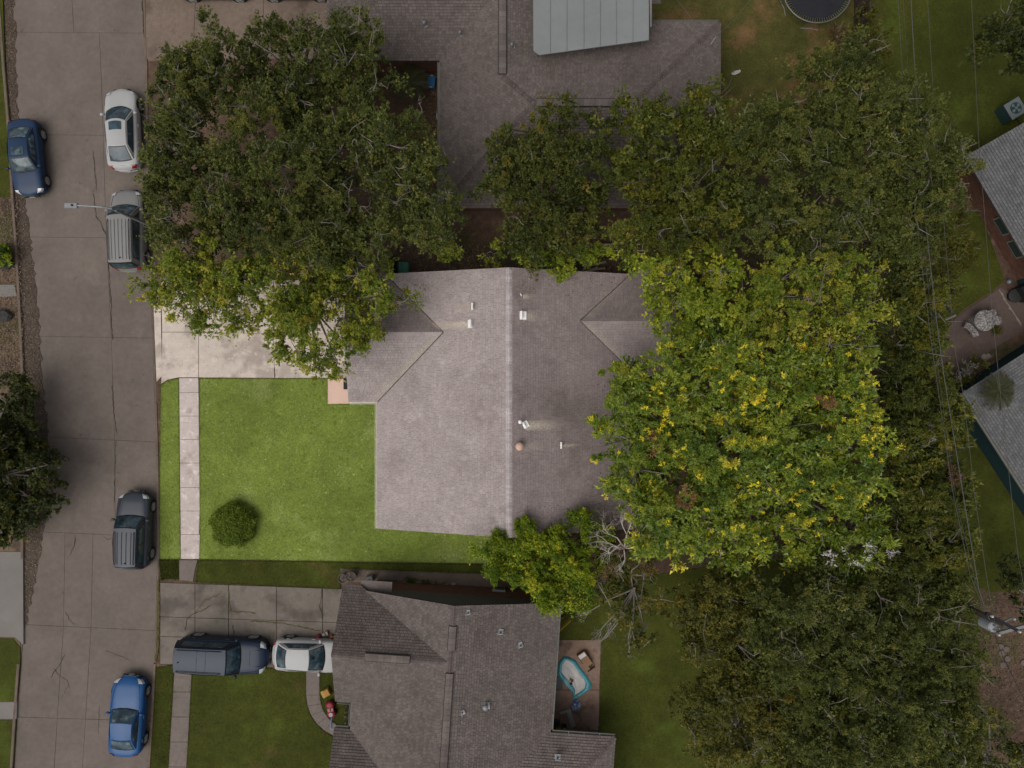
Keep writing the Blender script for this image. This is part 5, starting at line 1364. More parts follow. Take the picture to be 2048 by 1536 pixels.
SEDAN = [(-1, .80), (-.9, .90), (-.55, .93), (-.2, .92), (.25, .90), (.45, .88), (.8, .76), (1, .62)]
SUV = [(-1, .82), (-.93, .98), (-.5, 1.02), (0, 1.0), (.3, .99), (.5, .97), (.82, .88), (1, .72)]
VAN = [(-1, .85), (-.96, 1.08), (-.5, 1.12), (0, 1.12), (.3, 1.12), (.5, 1.10), (.85, 1.02), (1, .84)]
UP, DOWN, RIGHT = 0.0, math.pi, -math.pi / 2
p_white = paint("white_car_paint", (0.34, 0.34, 0.335), .35)
car("parked_car", "white sedan with a dark sunroof parked beneath the oak by the kerb", "car", 246, 260, R(3), 4.72, 1.84, p_white, SEDAN,
    dict(fb=.98, ft=.20, rt=-1.10, rb=-1.86, z=1.42, wb=1.56, wt=1.14, bow=.30, rbow=.10, wtap=.05), sunroof=(.60, .92), nose=2.4, hoodlines=False)
car("parked_car", "dark navy sedan facing down the street against the left kerb", "car", 54, 315, DOWN + R(5), 4.45, 1.74, paint("navy_car_paint", (0.013, 0.031, 0.070), .35), SEDAN,
    dict(fb=.85, ft=.18, rt=-.78, rb=-1.58, z=1.38, wb=1.48, wt=1.10, bow=.12, rbow=.10, wtap=.03), sunroof=(.45, .88), nose=3, hoodlines=False)
car("parked_suv", "silver minivan with a ribbed roof under the street lamp arm", "minivan", 258, 462, R(1.5), 4.72, 1.86, paint("silver_car_paint", (0.185, 0.182, 0.176), .35, .1), SUV,
    dict(fb=1.28, ft=.62, rt=-1.95, rb=-2.14, z=1.70, wb=1.64, wt=1.34, bow=.16, rbow=.08, wtap=.03, antenna=True), rails=m_blacktrim, ribs=5, nose=3.0, rear_black=True)
car("parked_suv", "dark grey crossover parked at the kerb next to the round bush", "suv", 269, 1061, R(-1.5), 4.50, 1.86, paint("graphite_car_paint", (0.040, 0.044, 0.056), .3, .1), SUV,
    dict(fb=.88, ft=.30, rt=-1.80, rb=-2.08, z=1.66, wb=1.60, wt=1.24, bow=.10, rbow=.08, wtap=.03, antenna=True), rails=m_blacktrim, ribs=4, nose=2.6, wheel_r=.35)
car("parked_car", "bright blue coupe parked at the lower end of the street", "car", 256, 1432, R(-3), 4.62, 1.90, paint("bright_blue_paint", (0.012, 0.065, 0.185), .28), [(-1, .84), (-.9, .92), (-.5, .93), (-.1, .92), (.25, .91), (.5, .89), (.82, .78), (1, .60)],
    dict(fb=.50, ft=-.12, rt=-.98, rb=-1.72, z=1.36, wb=1.56, wt=1.20, bow=.12, rbow=.10, wtap=.03), nose=2.0, wheel_r=.34)
car("parked_suv", "long black utility vehicle with a glossy roof on the southern driveway", "suv", 448, 1308, RIGHT + R(-2.5), 5.25, 1.95, paint("black_blue_paint", (0.010, 0.019, 0.040), .34, coat=.06), VAN,
    dict(fb=1.10, ft=.55, rt=-2.30, rb=-2.50, z=1.86, wb=1.74, wt=1.40, bow=.10, rbow=.05, wtap=.02, antenna=True), rails=m_blacktrim, ribs=0, nose=3.0, wheel_r=.39, hood_scoop=True, rim_m=m_rim)
car("parked_car", "white hatchback with its nose under the southern brown roof", "car", 624, 1310, RIGHT + R(-2.5), 4.55, 1.82, p_white, SEDAN,
    dict(fb=.72, ft=-.02, rt=-1.18, rb=-1.86, z=1.44, wb=1.54, wt=1.18, bow=.14, rbow=.12, wtap=.04), nose=3.0, hoodlines=False)
car("parked_car", "dark car at the top edge of the northern driveway, only its wheels showing", "car", 428, -36, RIGHT, 4.5, 1.8, paint("dark_green_paint", (0.02, 0.03, 0.028), .3), SEDAN,
    dict(fb=.85, ft=.18, rt=-.9, rb=-1.6, z=1.42, wb=1.5, wt=1.14), group="cars at the top of the northern driveway")
car("parked_car", "pale silver car at the top edge close to the northern brown roof", "car", 592, -36, RIGHT, 4.5, 1.8, paint("pale_silver_paint", (0.20, 0.20, 0.20), .3), SEDAN,
    dict(fb=.85, ft=.18, rt=-.9, rb=-1.6, z=1.42, wb=1.5, wt=1.14), group="cars at the top of the northern driveway")

# ------------------------------------------------------------------ street and yard things
m_pole = mat("lamp_pole_metal", (0.20, 0.205, 0.21), .5, metallic=.3, var=((6, .15),))
bp = P(371, 482, 0); ht = 7.4
t = tag(empty("street_lamp", bp), "grey street lamp with a curved arm over the silver minivan", "street lamp")
b = MB(); b.lathe([(.16, 0), (.16, .15), (.10, .22), (.085, 3), (.065, ht - .3)], m_pole, 12); b.build("pole", m_pole, t)
ap = [Vector((0, 0, ht - .5)), Vector((-.05, .02, ht - .1)), Vector((-.4, .05, ht + .08)), Vector((-1.0, .08, ht + .16)), Vector((-1.5, .10, ht + .17))]
b = MB(); b.tube(ap, [.06, .055, .045, .04, .035], m_pole, 8); b.build("arm", m_pole, t)
b = MB(); hc = ap[-1] + Vector((-.30, .0, -.01))
b.bevbox(hc, (.62, .26, .10), .035, m_pole); hd = b.build("lamp_head", m_pole, t)
b = MB(); b.lathe([(.045, 0), (.05, .04), (.035, .08), (0, .085)], m_blacktrim, 10, hc + Vector((.08, 0, .05))); b.build("photocell", m_blacktrim, hd)
b = MB(); b.bevbox(hc + Vector((-.03, 0, -.07)), (.45, .2, .05), .01, m_lens); b.build("lens", m_lens, hd)

# trampoline
tc = P(1635, -24, .75)
t = tag(empty("trampoline", (tc.x, tc.y, 0)), "round black trampoline with a pale ring at the top edge", "trampoline")
Rm = 1.98
b = MB()
ring = [(Rm * math.cos(k * math.pi / 24), Rm * math.sin(k * math.pi / 24), .75) for k in range(49)]
m_tring = mat("trampoline_steel", (0.15, 0.15, 0.145), .4, metallic=.4)
b.tube(ring, .035, m_tring, 8); b.build("ring", m_tring, t)
m_mat = mat("trampoline_mat", (0.014, 0.015, 0.019), .75, var=((1.2, .25), (8, .2)))
b = MB(); b.lathe([(0, .70), (.8, .71), (Rm - .27, .74), (Rm - .25, .745)], m_mat, 48); b.build("mat", m_mat, t)
sp = MB(); sp.tube([(Rm - .26, 0, .742), (Rm - .02, 0, .755)], .016, m_tring, 5); spm = sp.data("spring"); spm.materials.clear(); spm.materials.append(m_tring)
for k in range(84): link("spring", spm, t, None, k * 2 * math.pi / 84)
for k in range(6):
    a = k * math.pi / 3 + .3; b = MB(); b.tube([(Rm * math.cos(a), Rm * math.sin(a), .75), (Rm * .98 * math.cos(a), Rm * .98 * math.sin(a), .02)], .028, m_tring, 6); b.build("leg", m_tring, t)
m_pp = mat("pale_pipe", (0.17, 0.17, 0.16), .6)
for k, (q0, q1, lb) in enumerate((((1561, 2), (1571, 32), "pale bent pipe on the dry lawn left of the trampoline"), ((1601, 56), (1636, 60), "pale straight pipe on the dry lawn below the trampoline"))):
    b = MB(); b.tube([P(*q0, ZY + .03), P((q0[0] + q1[0]) / 2 + 2, (q0[1] + q1[1]) / 2 - 1, ZY + .03), P(*q1, ZY + .03)], .025, m_pp, 6); tag(b.build("pipe", m_pp), lb, "pipe", "loose trampoline pipes")

# wooden fence with single pickets
m_fence = [mat("weathered_picket_%d" % k, c, .9, var=((4, .25), (18, .3)), stretch=(6, 6, 1)) for k, c in enumerate(((.040, .026, .020), (.052, .033, .025), (.032, .021, .017)))]
def fence(label, p0, p1, pw=.14, hgt=1.85):
    a = P(*p0, 0); e = P(*p1, 0); d = e - a; n = int(d.length / (pw + .008)); rz = math.atan2(d.y, d.x)
    t = tag(empty("wooden_fence", a, rz), label, "fence")
    ms = []
    for m in m_fence:
        mb = MB(); mb.mesh([(x, y, z) for z in (.06, hgt - .05) for x, y in ((0, -.01), (pw, -.01), (pw, .01), (0, .01))] + [(.02, -.01, hgt), (pw - .02, -.01, hgt), (pw - .02, .01, hgt), (.02, .01, hgt)],
                     [(k + i, k + (i + 1) % 4, k + 4 + (i + 1) % 4, k + 4 + i) for k in (0, 4) for i in range(4)] + [(8, 9, 10, 11)], m); ms.append(mb.data("picket"))
    for i in range(n):
        o = link("picket", random.choice(ms), t, (i * (pw + .008), random.uniform(-.008, .008), random.uniform(-.03, .02))); o.rotation_euler = (0, random.uniform(-.012, .012), 0)
    for z in (.4, 1.4):
        b = MB(); b.box((d.length / 2, .035, z), (d.length, .045, .09), m_fence[1]); b.build("rail", m_fence[1], t)
    k = max(1, int(d.length / 2.4))
    for i in range(k + 1):
        b = MB(); b.box((d.length * i / k, .09, .95), (.09, .09, 1.9), m_fence[2]); b.build("post", m_fence[2], t)
    return t
fence("dark wooden picket fence between trampoline yard and green lawn", (1706, -90), (1708, 250))
fence("reddish wooden fence stub by the green bin behind the taupe house", (792, 522), (793, 556), .12, 1.6)

# wooden trellis frame leaning in the gap behind the taupe house
m_pale = mat("pale_wood", (0.34, 0.27, 0.22), .85, var=((5, .2), (25, .2)))
t = tag(empty("wooden_ladder", P(1252, 498, 0)), "pale wooden ladder lying in the gap behind the rear wing", "ladder")
for dy in (-.18, .18):
    b = MB(); b.box((0, dy, .42), (3.2, .06, .09), m_pale); b.build("rail", m_pale, t)
rg = MB(); rg.box((0, 0, .42), (.05, .34, .05), m_pale); rgm = rg.data("rung")
for k in range(11): link("rung", rgm, t, (-1.45 + k * .29, 0, 0))
for k, (q0, q1, w, h) in enumerate((((1176, 532), (1212, 524), .12, .05), ((1178, 541), (1210, 537), .10, .05), ((1168, 546), (1196, 536), .14, .04))):
    a = P(*q0, ZY); e = P(*q1, ZY); d = e - a
    b = MB(); b.box((a + e) / 2 + Vector((0, 0, .03 + .03 * k)), (d.length, w, h), m_pale, rz=math.atan2(d.y, d.x))
    tag(b.build("loose_plank", m_pale), ["uppermost loose plank on the dirt behind the taupe roof", "middle loose plank on the dirt behind the taupe roof", "lowest loose plank nearest the taupe roof edge"][k], "plank", "loose planks behind the taupe house")
# green wheeled bin
m_gbin = mat("green_bin_plastic", (0.045, 0.165, 0.110), .5, var=((5, .15),))
gp_ = P(810, 539, .5)
t = tag(empty("wheeled_bin", (gp_.x, gp_.y, 0)), "green wheeled bin beside the back edge of the taupe roof", "bin")
b = MB(); b.mesh([(-.20, -.26, .06), (.20, -.26, .06), (.20, .26, .06), (-.20, .26, .06), (-.27, -.30, .98), (.27, -.30, .98), (.27, .30, .98), (-.27, .30, .98)], [(3, 2, 1, 0), (0, 1, 5, 4), (1, 2, 6, 5), (2, 3, 7, 6), (3, 0, 4, 7)], m_gbin); b.build("bin_body", m_gbin, t)
b = MB(); prof = [(-.30, .99), (-.26, 1.04), (0, 1.09), (.22, 1.05), (.29, .99)]; vs = [(x, y, z) for y in (-.32, .32) for x, z in prof]; b.mesh(vs, [(i, i + 1, 6 + i, 5 + i) for i in range(4)] + [(4, 3, 2, 1, 0), (5, 6, 7, 8, 9)], m_gbin); b.build("lid", m_gbin, t)
b = MB(); b.tube([(-.33, -.2, .97), (-.33, .2, .97)], .02, m_gbin, 6); b.build("handle", m_gbin, t)
for s in (-1, 1):
    b = MB(); b.lathe([(.1, -.03), (.1, .03)], m_tyre, 12, (-.2, s * .22, .1), Matrix.Rotation(R(90), 3, 'X')); b.build("wheel", m_tyre, t)

# blue storage bin
m_blue = mat("blue_plastic", (0.025, 0.115, 0.235), .45, var=((3, .1),))
bb_ = P(863, 165, .3)
t = tag(empty("storage_bin", (bb_.x, bb_.y, 0), R(-5)), "blue plastic storage bin on the mulch beside the sago palm", "storage bin")
b = MB(); b.mesh([(-.17, -.26, .1), (.17, -.26, .1), (.17, .26, .1), (-.17, .26, .1), (-.21, -.30, .42), (.21, -.30, .42), (.21, .30, .42), (-.21, .30, .42)], [(3, 2, 1, 0), (0, 1, 5, 4), (1, 2, 6, 5), (2, 3, 7, 6), (3, 0, 4, 7)], m_blue); b.build("bin_body", m_blue, t)
b = MB(); b.bevbox((0, 0, .44), (.46, .66, .05), .02, m_blue); b.build("lid", m_blue, t)
for s in (-1, 1):
    b = MB(); b.box((0, s * .33, .44), (.16, .05, .06), m_plate); b.build("handle", m_plate, t)
b = MB(); q = P(876, 231, .2); b.bevbox(q, (.16, .42, .3), .04, m_plate); b.box(q + Vector((0, .1, .2)), (.1, .1, .14), m_blacktrim)
tag(b.build("garden_box", None), "small white box at the brown roof edge below the sago palm", "box")

# white scrap on the dry lawn
b = MB(); c = P(1471, 146, ZY); n = 6; pts = []
for i in range(n + 1):
    for j in range(n):
        x = -.28 + .56 * i / n; y = (-.11 + .22 * j / (n - 1)) * (1 - .35 * abs(x) / .28) + .08 * x * x * 8 * .3
        pts.append(c + Matrix.Rotation(R(22), 3, 'Z') @ Vector((x, y + random.uniform(-.02, .02), .03 + random.uniform(0, .10))))
b.mesh(pts, [(i * n + j, (i + 1) * n + j, (i + 1) * n + j + 1, i * n + j + 1) for i in range(n) for j in range(n - 1)], None)
tag(b.build("plastic_bag", mat("white_plastic", (0.42, 0.40, 0.38), .5)), "small crumpled white plastic bag on the dry lawn", "plastic bag")

# ---- southern house's yard
def bx(name, label, cat, px, py, size, m, yaw=0, z=ZY, lid=None, group=None, bev=.02):
    c = P(px, py, z + size[2]); t = tag(empty(name, (c.x, c.y, z), yaw), label, cat, group)
    b = MB(); b.bevbox((0, 0, size[2] / 2), size, bev, m); b.build("box_body", m, t)
    if lid is not None:
        b = MB(); b.bevbox((size[0] * .16, 0, size[2] + .02), (size[0] * .62, size[1] * .9, .06), .02, lid); b.build("lid", lid, t)
    return t
def pl(n, c, r=.5): return mat(n, c, r, var=((6, .12),))
m_yel, m_or, m_redp, m_pk, m_lb, m_wh = pl("yellow_plastic", (.26, .18, .02)), pl("orange_plastic", (.26, .085, .025)), pl("red_plastic", (.19, .012, .02)), pl("pink_plastic", (.27, .10, .12)), pl("pale_blue_plastic", (.12, .16, .24)), pl("white_toy_plastic", (.27, .25, .24))
t = bx("toy_chest", "yellow toy chest with an orange lid on the grass by the curved path", "toy chest", 651, 1387, (.50, .42, .26), m_yel, R(28), lid=pl("amber_plastic", (.27, .12, .008)))
b = MB(); b.box((-.05, 0, .27), (.03, .36, .05), m_yel); b.build("ridge", m_yel, t)
c = P(662, 1418, .3)
t = tag(empty("ride_on_toy", (c.x, c.y, ZY), R(10)), "red and pink ride on toy car with a pale blue push handle", "ride-on toy")
b = MB(); b.lathe([(0, .10), (.24, .12), (.27, .22), (.22, .34), (.12, .36)], m_redp, 14, (0, -.25, 0), Matrix.Diagonal((1, .85, 1))); b.lathe([(0, .10), (.22, .12), (.26, .22), (.2, .33), (.1, .35)], m_redp, 14, (0, .25, 0), Matrix.Diagonal((1, .9, 1))); b.build("toy_body", m_redp, t, smooth=True)
b = MB(); b.bevbox((0, 0, .30), (.36, .22, .12), .03, m_pk); b.build("seat", m_pk, t)
b = MB(); b.lathe([(.10, .36), (.13, .38), (.10, .40)], m_wh, 12, (0, -.25, 0)); b.build("steering_wheel", m_wh, t)
b = MB(); b.box((0, .02, .37), (.05, .14, .03), m_blacktrim); b.build("seat_slot", m_blacktrim, t)
b = MB(); b.tube([(-.02, -.42, .22), (-.06, -.75, .42), (-.06, -.98, .50)], [.055, .055, .05], m_lb, 8); b.lathe([(.07, 0), (.08, .03), (0, .04)], m_lb, 10, (-.06, -1.0, .48)); b.build("push_handle", m_lb, t)
for x in (-.24, .24):
    for y in (-.25, .25):
        b = MB(); b.lathe([(.1, -.03), (.1, .03)], m_blacktrim, 12, (x, y, .1), Matrix.Rotation(R(90), 3, 'Y')); b.build("wheel", m_blacktrim, t)
c = P(637, 1274, .2); t = tag(empty("toy_tractor", (c.x, c.y, .12), R(-20)), "red toy with a round seat on the driveway beside the white hatchback", "toy")
b = MB(); b.lathe([(0, .05), (.16, .06), (.18, .16), (.10, .24), (0, .25)], m_redp, 14); b.bevbox((-.10, -.14, .12), (.14, .22, .2), .03, m_redp); b.build("toy_body", m_redp, t)
b = MB(); b.lathe([(.05, .25), (.07, .28), (0, .29)], m_pk, 10); b.build("seat", m_pk, t)
for k, (x, y, s, m, a, lb, nm) in enumerate(((647, 1270, (.17, .17, .16), m_wh, .3, "upper small white box between the red toy and orange box", "toy_box"), (653, 1267, (.18, .24, .18), m_or, .3, "orange and white box standing uppermost in the toy pile", "toy_box"), (650, 1279, (.26, .15, .14), m_wh, .05, "lower small white box nearest the white hatchback", "toy_box"), (664, 1276, (.30, .22, .2), m_or, -.5, "orange box lying at the southern roof edge", "toy_box"))):
    bx(nm, lb, "box", x, y, s, m, a, .12, group="boxes in the toy pile", lid=(m_wh if k == 1 else None))
# flower strip in the notch
t = tag(empty("flower_strip", P(697, 1428, ZY)), "narrow planted strip with pale stones against the notch wall", "flower bed")
V = []; 
C = np.stack([rng.uniform(-.2, .2, 60), rng.uniform(-.65, .65, 60), rng.uniform(.1, .35, 60)], 1)
V, T, k = leaves(C, np.tile([0, 0, 1.0], (60, 1)), np.full(60, .14), rng.normal(.3, .2, 60), 22, .09, .03, 5, .9)
np_mesh("foliage", V, np.arange(3 * k).reshape(k, 3), T, LM['green'], t)
m_stone = mat("pale_stone", (.20, .17, .14), .9, var=((5, .25),))
def stone(parent, p, r, m, name="stone", sq=.5):
    b = MB(); pr = [(0, 0), (r, .02), (r * 1.05, r * sq * .5), (r * .8, r * sq * .9), (0, r * sq)]
    vs = []
    b.lathe(pr, m, 9, (0, 0, 0)); b.v = [tuple(Vector(v) * random.uniform(.88, 1.12)) for v in b.v]
    return b.build(name, m, parent, loc=p)
for y in (-.55, -.2, .1, .45): stone(t, (-.12, y, .02), .10, m_stone)
# things along the northern wall of the southern house
m_pot = mat("brown_pot", (.085, .062, .050), .8, var=((5, .3), (20, .3)))
def potted(label, px, py, r):
    c = P(px, py, .5); t = tag(empty("plant_pot", (c.x, c.y, ZY)), label, "plant pot", "plant pots at the southern house corner")
    b = MB(); b.lathe([(r * .55, 0), (r * .95, r * .9), (r * 1.0, r * 1.5), (r * .88, r * 1.5), (r * .8, r * 1.2), (0, r * 1.2)], m_pot, 16); b.build("pot", m_pot, t)
    b = MB()
    for q in range(16): fork(b, (random.gauss(0, r * .2), random.gauss(0, r * .2), r * 1.2), (random.gauss(0, .8), random.gauss(0, .8), .6), r * .8, .012, 1, m_twig, 4, .3, (1, 2), .4)
    b.build("dry_stems", m_twig, t)
potted("smaller dry plant pot outermost at the southern house corner", 685, 1157, .27); potted("larger dry plant pot next to the grey box at the southern house corner", 702, 1153, .30)
t = bx("utility_box", "grey tilted utility box by the plant pots on the dirt path", "utility box", 739, 1159, (.36, .34, .5), pl("utility_grey", (.12, .115, .11)), R(8))
b = MB(); b.box((0, .0, .52), (.18, .02, .02), m_blacktrim); b.build("latch", m_blacktrim, t)
t = bx("low_tub", "flat dark green tub next to the wall behind the tilted grey box", "tub", 782, 1166, (.7, .28, .12), pl("dark_green_plastic", (.012, .026, .022)), R(-3))
b = MB(); b.box((0, 0, .125), (.6, .2, .012), m_blacktrim); b.build("opening", m_blacktrim, t)
ORD = ['first', 'second', 'third', 'fourth', 'fifth', 'sixth', 'seventh', 'eighth']
STEP = [(811, 1165, .30, .18), (835, 1166, .62, .24), (865, 1166, .32, .16), (891, 1170, .30, .14), (907, 1168, .26, .16), (920, 1173, .24, .14), (946, 1176, .24, .14), (962, 1177, .22, .12)]
sp_m = MB(); sp_m.bevbox((0, 0, .03), (1, 1, .06), .02, m_stone); spd = sp_m.data("stepping_stone")
for k, (x, y, w, h) in enumerate(STEP):
    o = link("stepping_stone", spd, None, P(x, y, ZY), random.uniform(-.1, .1)); o.scale = (w, h, 1)
    tag(o, ("%s pale stepping stone counted from the tilted grey box along the brick wall" % ORD[k]) if k != 1 else "largest pale stepping stone in the weedy strip along the brick wall", "stepping stone", "stepping stones by the brick wall")
def clump(name, label, cat, px, py, r, n, kind, ln=.10, wd=.035, group=None, hgt=.22):
    t = tag(empty(name, P(px, py, ZY)), label, cat, group)
    C = np.stack([rng.normal(0, r * .45, n), rng.normal(0, r * .3, n), rng.uniform(.04, hgt, n)], 1)
    V, T, k = leaves(C, np.tile([0, 0, 1.0], (n, 1)), np.full(n, .14), rng.normal(.4, .2, n), 20, ln, wd, 5, .9)
    np_mesh("foliage", V, np.arange(3 * k).reshape(k, 3), T, LM[kind], t); return t
for k, (x, y) in enumerate(((822, 1161), (850, 1167), (868, 1172), (893, 1175), (913, 1178), (930, 1181), (948, 1182), (968, 1180))):
    clump("weed_clump", "%s low weed clump counted from the dark green tub along the brick wall" % ORD[k], "weeds", x, y, .35, 26, 'green', group="weed clumps by the brick wall")
t = bx("air_conditioner", "white boxed air conditioner at the end of the southern brick wall", "air conditioner", 997, 1189, (.72, .5, .75), pl("ac_white", (.17, .17, .165)), R(-4))
b = MB(); 
for k in range(5): b.box((0, .255, .15 + k * .12), (.6, .01, .05), m_blacktrim)
b.build("vent_slats", m_blacktrim, t)
b = MB(); b.bevbox((0, 0, .77), (.76, .54, .04), .01, pl("ac_top", (.24, .24, .235))); b.build("top", None, t)

# patio things behind the southern house
m_teal_p = mat("teal_vinyl", (0.040, 0.215, 0.255), .35, spec=.5, var=((3, .25), (9, .2)))
m_white_v = mat("white_vinyl", (0.42, 0.395, 0.38), .4, spec=.4, var=((2, .1), (8, .1)))
t = tag(empty("paddling_pool", P(1148, 1352, .13)), "half deflated teal and white paddling pool on the brown patio", "paddling pool")
po = P(1148, 1352, .13)
OUT = [(1118, 1324), (1127, 1313), (1138, 1314), (1152, 1322), (1160, 1336), (1170, 1347), (1177, 1358), (1183, 1368), (1180, 1378), (1170, 1386), (1158, 1393), (1148, 1399), (1145, 1390), (1147, 1381), (1138, 1376), (1128, 1366), (1120, 1357), (1115, 1346)]
IN = [(1123, 1328), (1130, 1318), (1138, 1319), (1148, 1326), (1155, 1338), (1163, 1349), (1170, 1358), (1174, 1366), (1172, 1376), (1164, 1383), (1156, 1388), (1150, 1392), (1149, 1387), (1150, 1380), (1143, 1371), (1134, 1361), (1126, 1352), (1121, 1344)]
b = MB(); n = len(OUT); prof = ((0, .01, -.08), (.05, .10, .30), (.18, .14, .75), (.08, .10, 1.1), (.0, .035, 1.35))
pts = []
for (ox, oy), (ix, iy) in zip(OUT, IN):
    h = random.uniform(.6, 1.25)
    for _, z, k in prof: q = P(ox + (ix - ox) * k, oy + (iy - oy) * k, .13) - po; pts.append((q.x, q.y, z * h))
b.mesh(pts, [(i * 5 + j, ((i + 1) % n) * 5 + j, ((i + 1) % n) * 5 + j + 1, i * 5 + j + 1) for i in range(n) for j in range(4)], m_teal_p); b.build("pool_wall", m_teal_p, t, smooth=True)
b = MB(); cc = Vector((0, 0, .03)); q = [P(x, y, .13) - po for x, y in IN]
mid = [cc.lerp(Vector((v.x, v.y, 0)), .55) + Vector((0, 0, random.uniform(.03, .08))) for v in q]
b.mesh([(v.x, v.y, .035) for v in q] + mid + [cc], [(i, (i + 1) % n, n + (i + 1) % n, n + i) for i in range(n)] + [(n + i, n + (i + 1) % n, 2 * n) for i in range(n)], m_white_v); b.build("pool_floor", m_white_v, t)
b = MB(); w = [(1129, 1354), (1137, 1362), (1146, 1372), (1149, 1384), (1141, 1378), (1131, 1368), (1127, 1360)]; q = [P(x, y, .13) - po for x, y in w]
b.mesh([(v.x, v.y, .10) for v in q] + [(v.x, v.y, .05) for v in q], [tuple(range(6, -1, -1))] + [(i, (i + 1) % 7, 7 + (i + 1) % 7, 7 + i) for i in range(7)], m_teal_p); b.build("collapsed_wall", m_teal_p, t)
for (x, y, m, nm, lb) in ((1144, 1361, m_redp, "toy_ball", "small red ball in the paddling pool"), (1142, 1367, pl("navy_plastic", (.015, .03, .10)), "toy_ball", "small navy ball in the paddling pool"), (1141, 1359, m_yel, "toy_ball", "small yellow ball in the paddling pool")):
    b = MB(); b.lathe([(0, 0), (.05, .015), (.075, .06), (.05, .11), (0, .125)], m, 12); tag(b.build(nm, m, None, True, P(x, y, .20)), lb, "ball", "balls in the paddling pool")
m_card = mat("cardboard", (0.19, 0.115, 0.070), .85, var=((2, .1), (12, .1)))
c = P(1172, 1322, .3); t = tag(empty("cardboard_box", (c.x, c.y, .12), R(-56)), "long torn cardboard box on the brown patio above the pool", "cardboard box")
b = MB(); b.box((0, 0, .02), (1.15, .52, .03), m_card)
b.box((0, -.25, .16), (1.15, .025, .28), m_card); b.box((-.12, .25, .16), (.8, .025, .28), m_card); b.box((.56, 0, .16), (.025, .5, .28), m_card); b.box((-.56, 0, .16), (.025, .5, .28), m_card); b.build("carton", m_card, t)
b = MB(); b.box((-.12, .02, .305), (.80, .46, .02), m_card); b.box((.22, -.14, .312), (.5, .2, .02), m_card); b.build("flap", m_card, t)
b = MB(); b.box((-.42, .0, .322), (.24, .42, .02), m_white_v); b.build("paper_label", m_white_v, t)
b = MB(); b.tube([(.28, .1, .1), (.36, .18, .25), (.42, .05, .22), (.34, .0, .15)], .025, m_blacktrim, 6); b.build("black_strap", m_blacktrim, t)
m_bluev = mat("blue_white_film", (0.16, 0.20, 0.26), .3, spec=.6, patch=(((0.03, 0.075, 0.20), 3.0, .50, .56, .9),), var=((8, .15),))
def crumple(name, label, cat, px, py, w, h, m, yaw, z=.13, n=8, amp=.12):
    c = P(px, py, z); b = MB(); pts = []
    for i in range(n + 1):
        for j in range(n + 1):
            x = -w / 2 + w * i / n; y = -h / 2 + h * j / n
            k = 1 - .35 * ((2 * i / n - 1) ** 2 * (2 * j / n - 1) ** 2) + random.uniform(-.12, .08)
            pts.append((x * k + random.uniform(-.02, .02), y * k + random.uniform(-.02, .02), random.uniform(.01, amp)))
    b.mesh(pts, [(i * (n + 1) + j, (i + 1) * (n + 1) + j, (i + 1) * (n + 1) + j + 1, i * (n + 1) + j + 1) for i in range(n) for j in range(n)], m)
    o = b.build(name, m, None, False, c); o.rotation_euler = (0, 0, yaw); return tag(o, label, cat)
crumple("plastic_film", "crumpled blue and white plastic film below the paddling pool", "plastic film", 1152, 1410, .55, .70, m_bluev, R(-20))
t = tag(empty("board", P(1141, 1434, .12), R(-72)), "white L shaped board on the brown patio floor", "board")
m_wb = pl("white_board", (.25, .235, .225))
b = MB(); b.box((.05, 0, .03), (1.05, .26, .03), m_wb); b.build("long_piece", m_wb, t)
b = MB(); b.box((-.42, -.20, .062), (.14, .62, .03), m_wb); b.build("short_piece", m_wb, t)
t = tag(empty("barbecue", P(1186, 1460, .12), R(2)), "black barbecue with a shiny lid at the patio corner", "barbecue")
m_bbq = mat("bbq_black", (.012, .012, .014), .4)
b = MB(); b.bevbox((.02, -.22, .55), (.62, .62, .62), .03, m_bbq); b.build("cabinet", m_bbq, t)
b = MB(); b.bevbox((-.03, .22, .90), (.50, .26, .16), .06, mat("bbq_lid", (.16, .16, .165), .25, metallic=.5)); b.build("hood", None, t)
b = MB(); b.box((-.42, -.0, .8), (.24, .5, .04), m_bbq); b.build("side_shelf", m_bbq, t)
b = MB(); b.lathe([(.05, 0), (.05, .02), (0, .03)], m_chrome, 10, (.03, -.22, .86)); b.build("knob", m_chrome, t)
for x in (-.26, .3):
    for y in (-.5, .2):
        b = MB(); b.tube([(x, y, 0), (x, y, .3)], .02, m_bbq, 6); b.build("leg", m_bbq, t)
for k, (x, y, s, m, lb) in enumerate(((1114, 1445, (.36, .10, .30), pl("bottle_green", (.02, .06, .045)), "green crate uppermost in the stack by the patio gutter"), (1114, 1450, (.36, .12, .30), m_redp, "red crate second in the stack by the patio gutter"),
                                      (1117, 1460, (.30, .12, .34), m_yel, "yellow crate below the red crate by the patio gutter"), (1117, 1466, (.34, .14, .30), pl("teal_crate", (.02, .07, .075)), "teal crate lowest in the stack by the patio gutter"), (1129, 1461, (.24, .44, .36), m_blacktrim, "black bin right of the coloured crates by the gutter"))):
    t = bx("crate", lb, "crate", x, y, s, m, 0, .12, group="coloured crates by the patio gutter", bev=.01)
    b = MB(); b.box((0, 0, s[2] + .002), (s[0] * .8, s[1] * .7, .006), m_blacktrim if m is not m_blacktrim else m_wh); b.build("opening", m_blacktrim, t)
b = MB(); q0, q1 = P(1117, 1262, 1.3), P(1141, 1240, .6); d = q1 - q0
b.tube([q0, q1], .075, m_yel, 4); tag(b.build("slide_beam", m_yel), "yellow plastic beam leaning beside the dense bright bush and gutter", "beam")
b = MB(); b.tube([P(1121, 1238, .3), P(1128, 1235, .3)], .03, m_or, 6); tag(b.build("orange_handle", m_or), "short orange bar next to the yellow beam by the gutter", "bar")
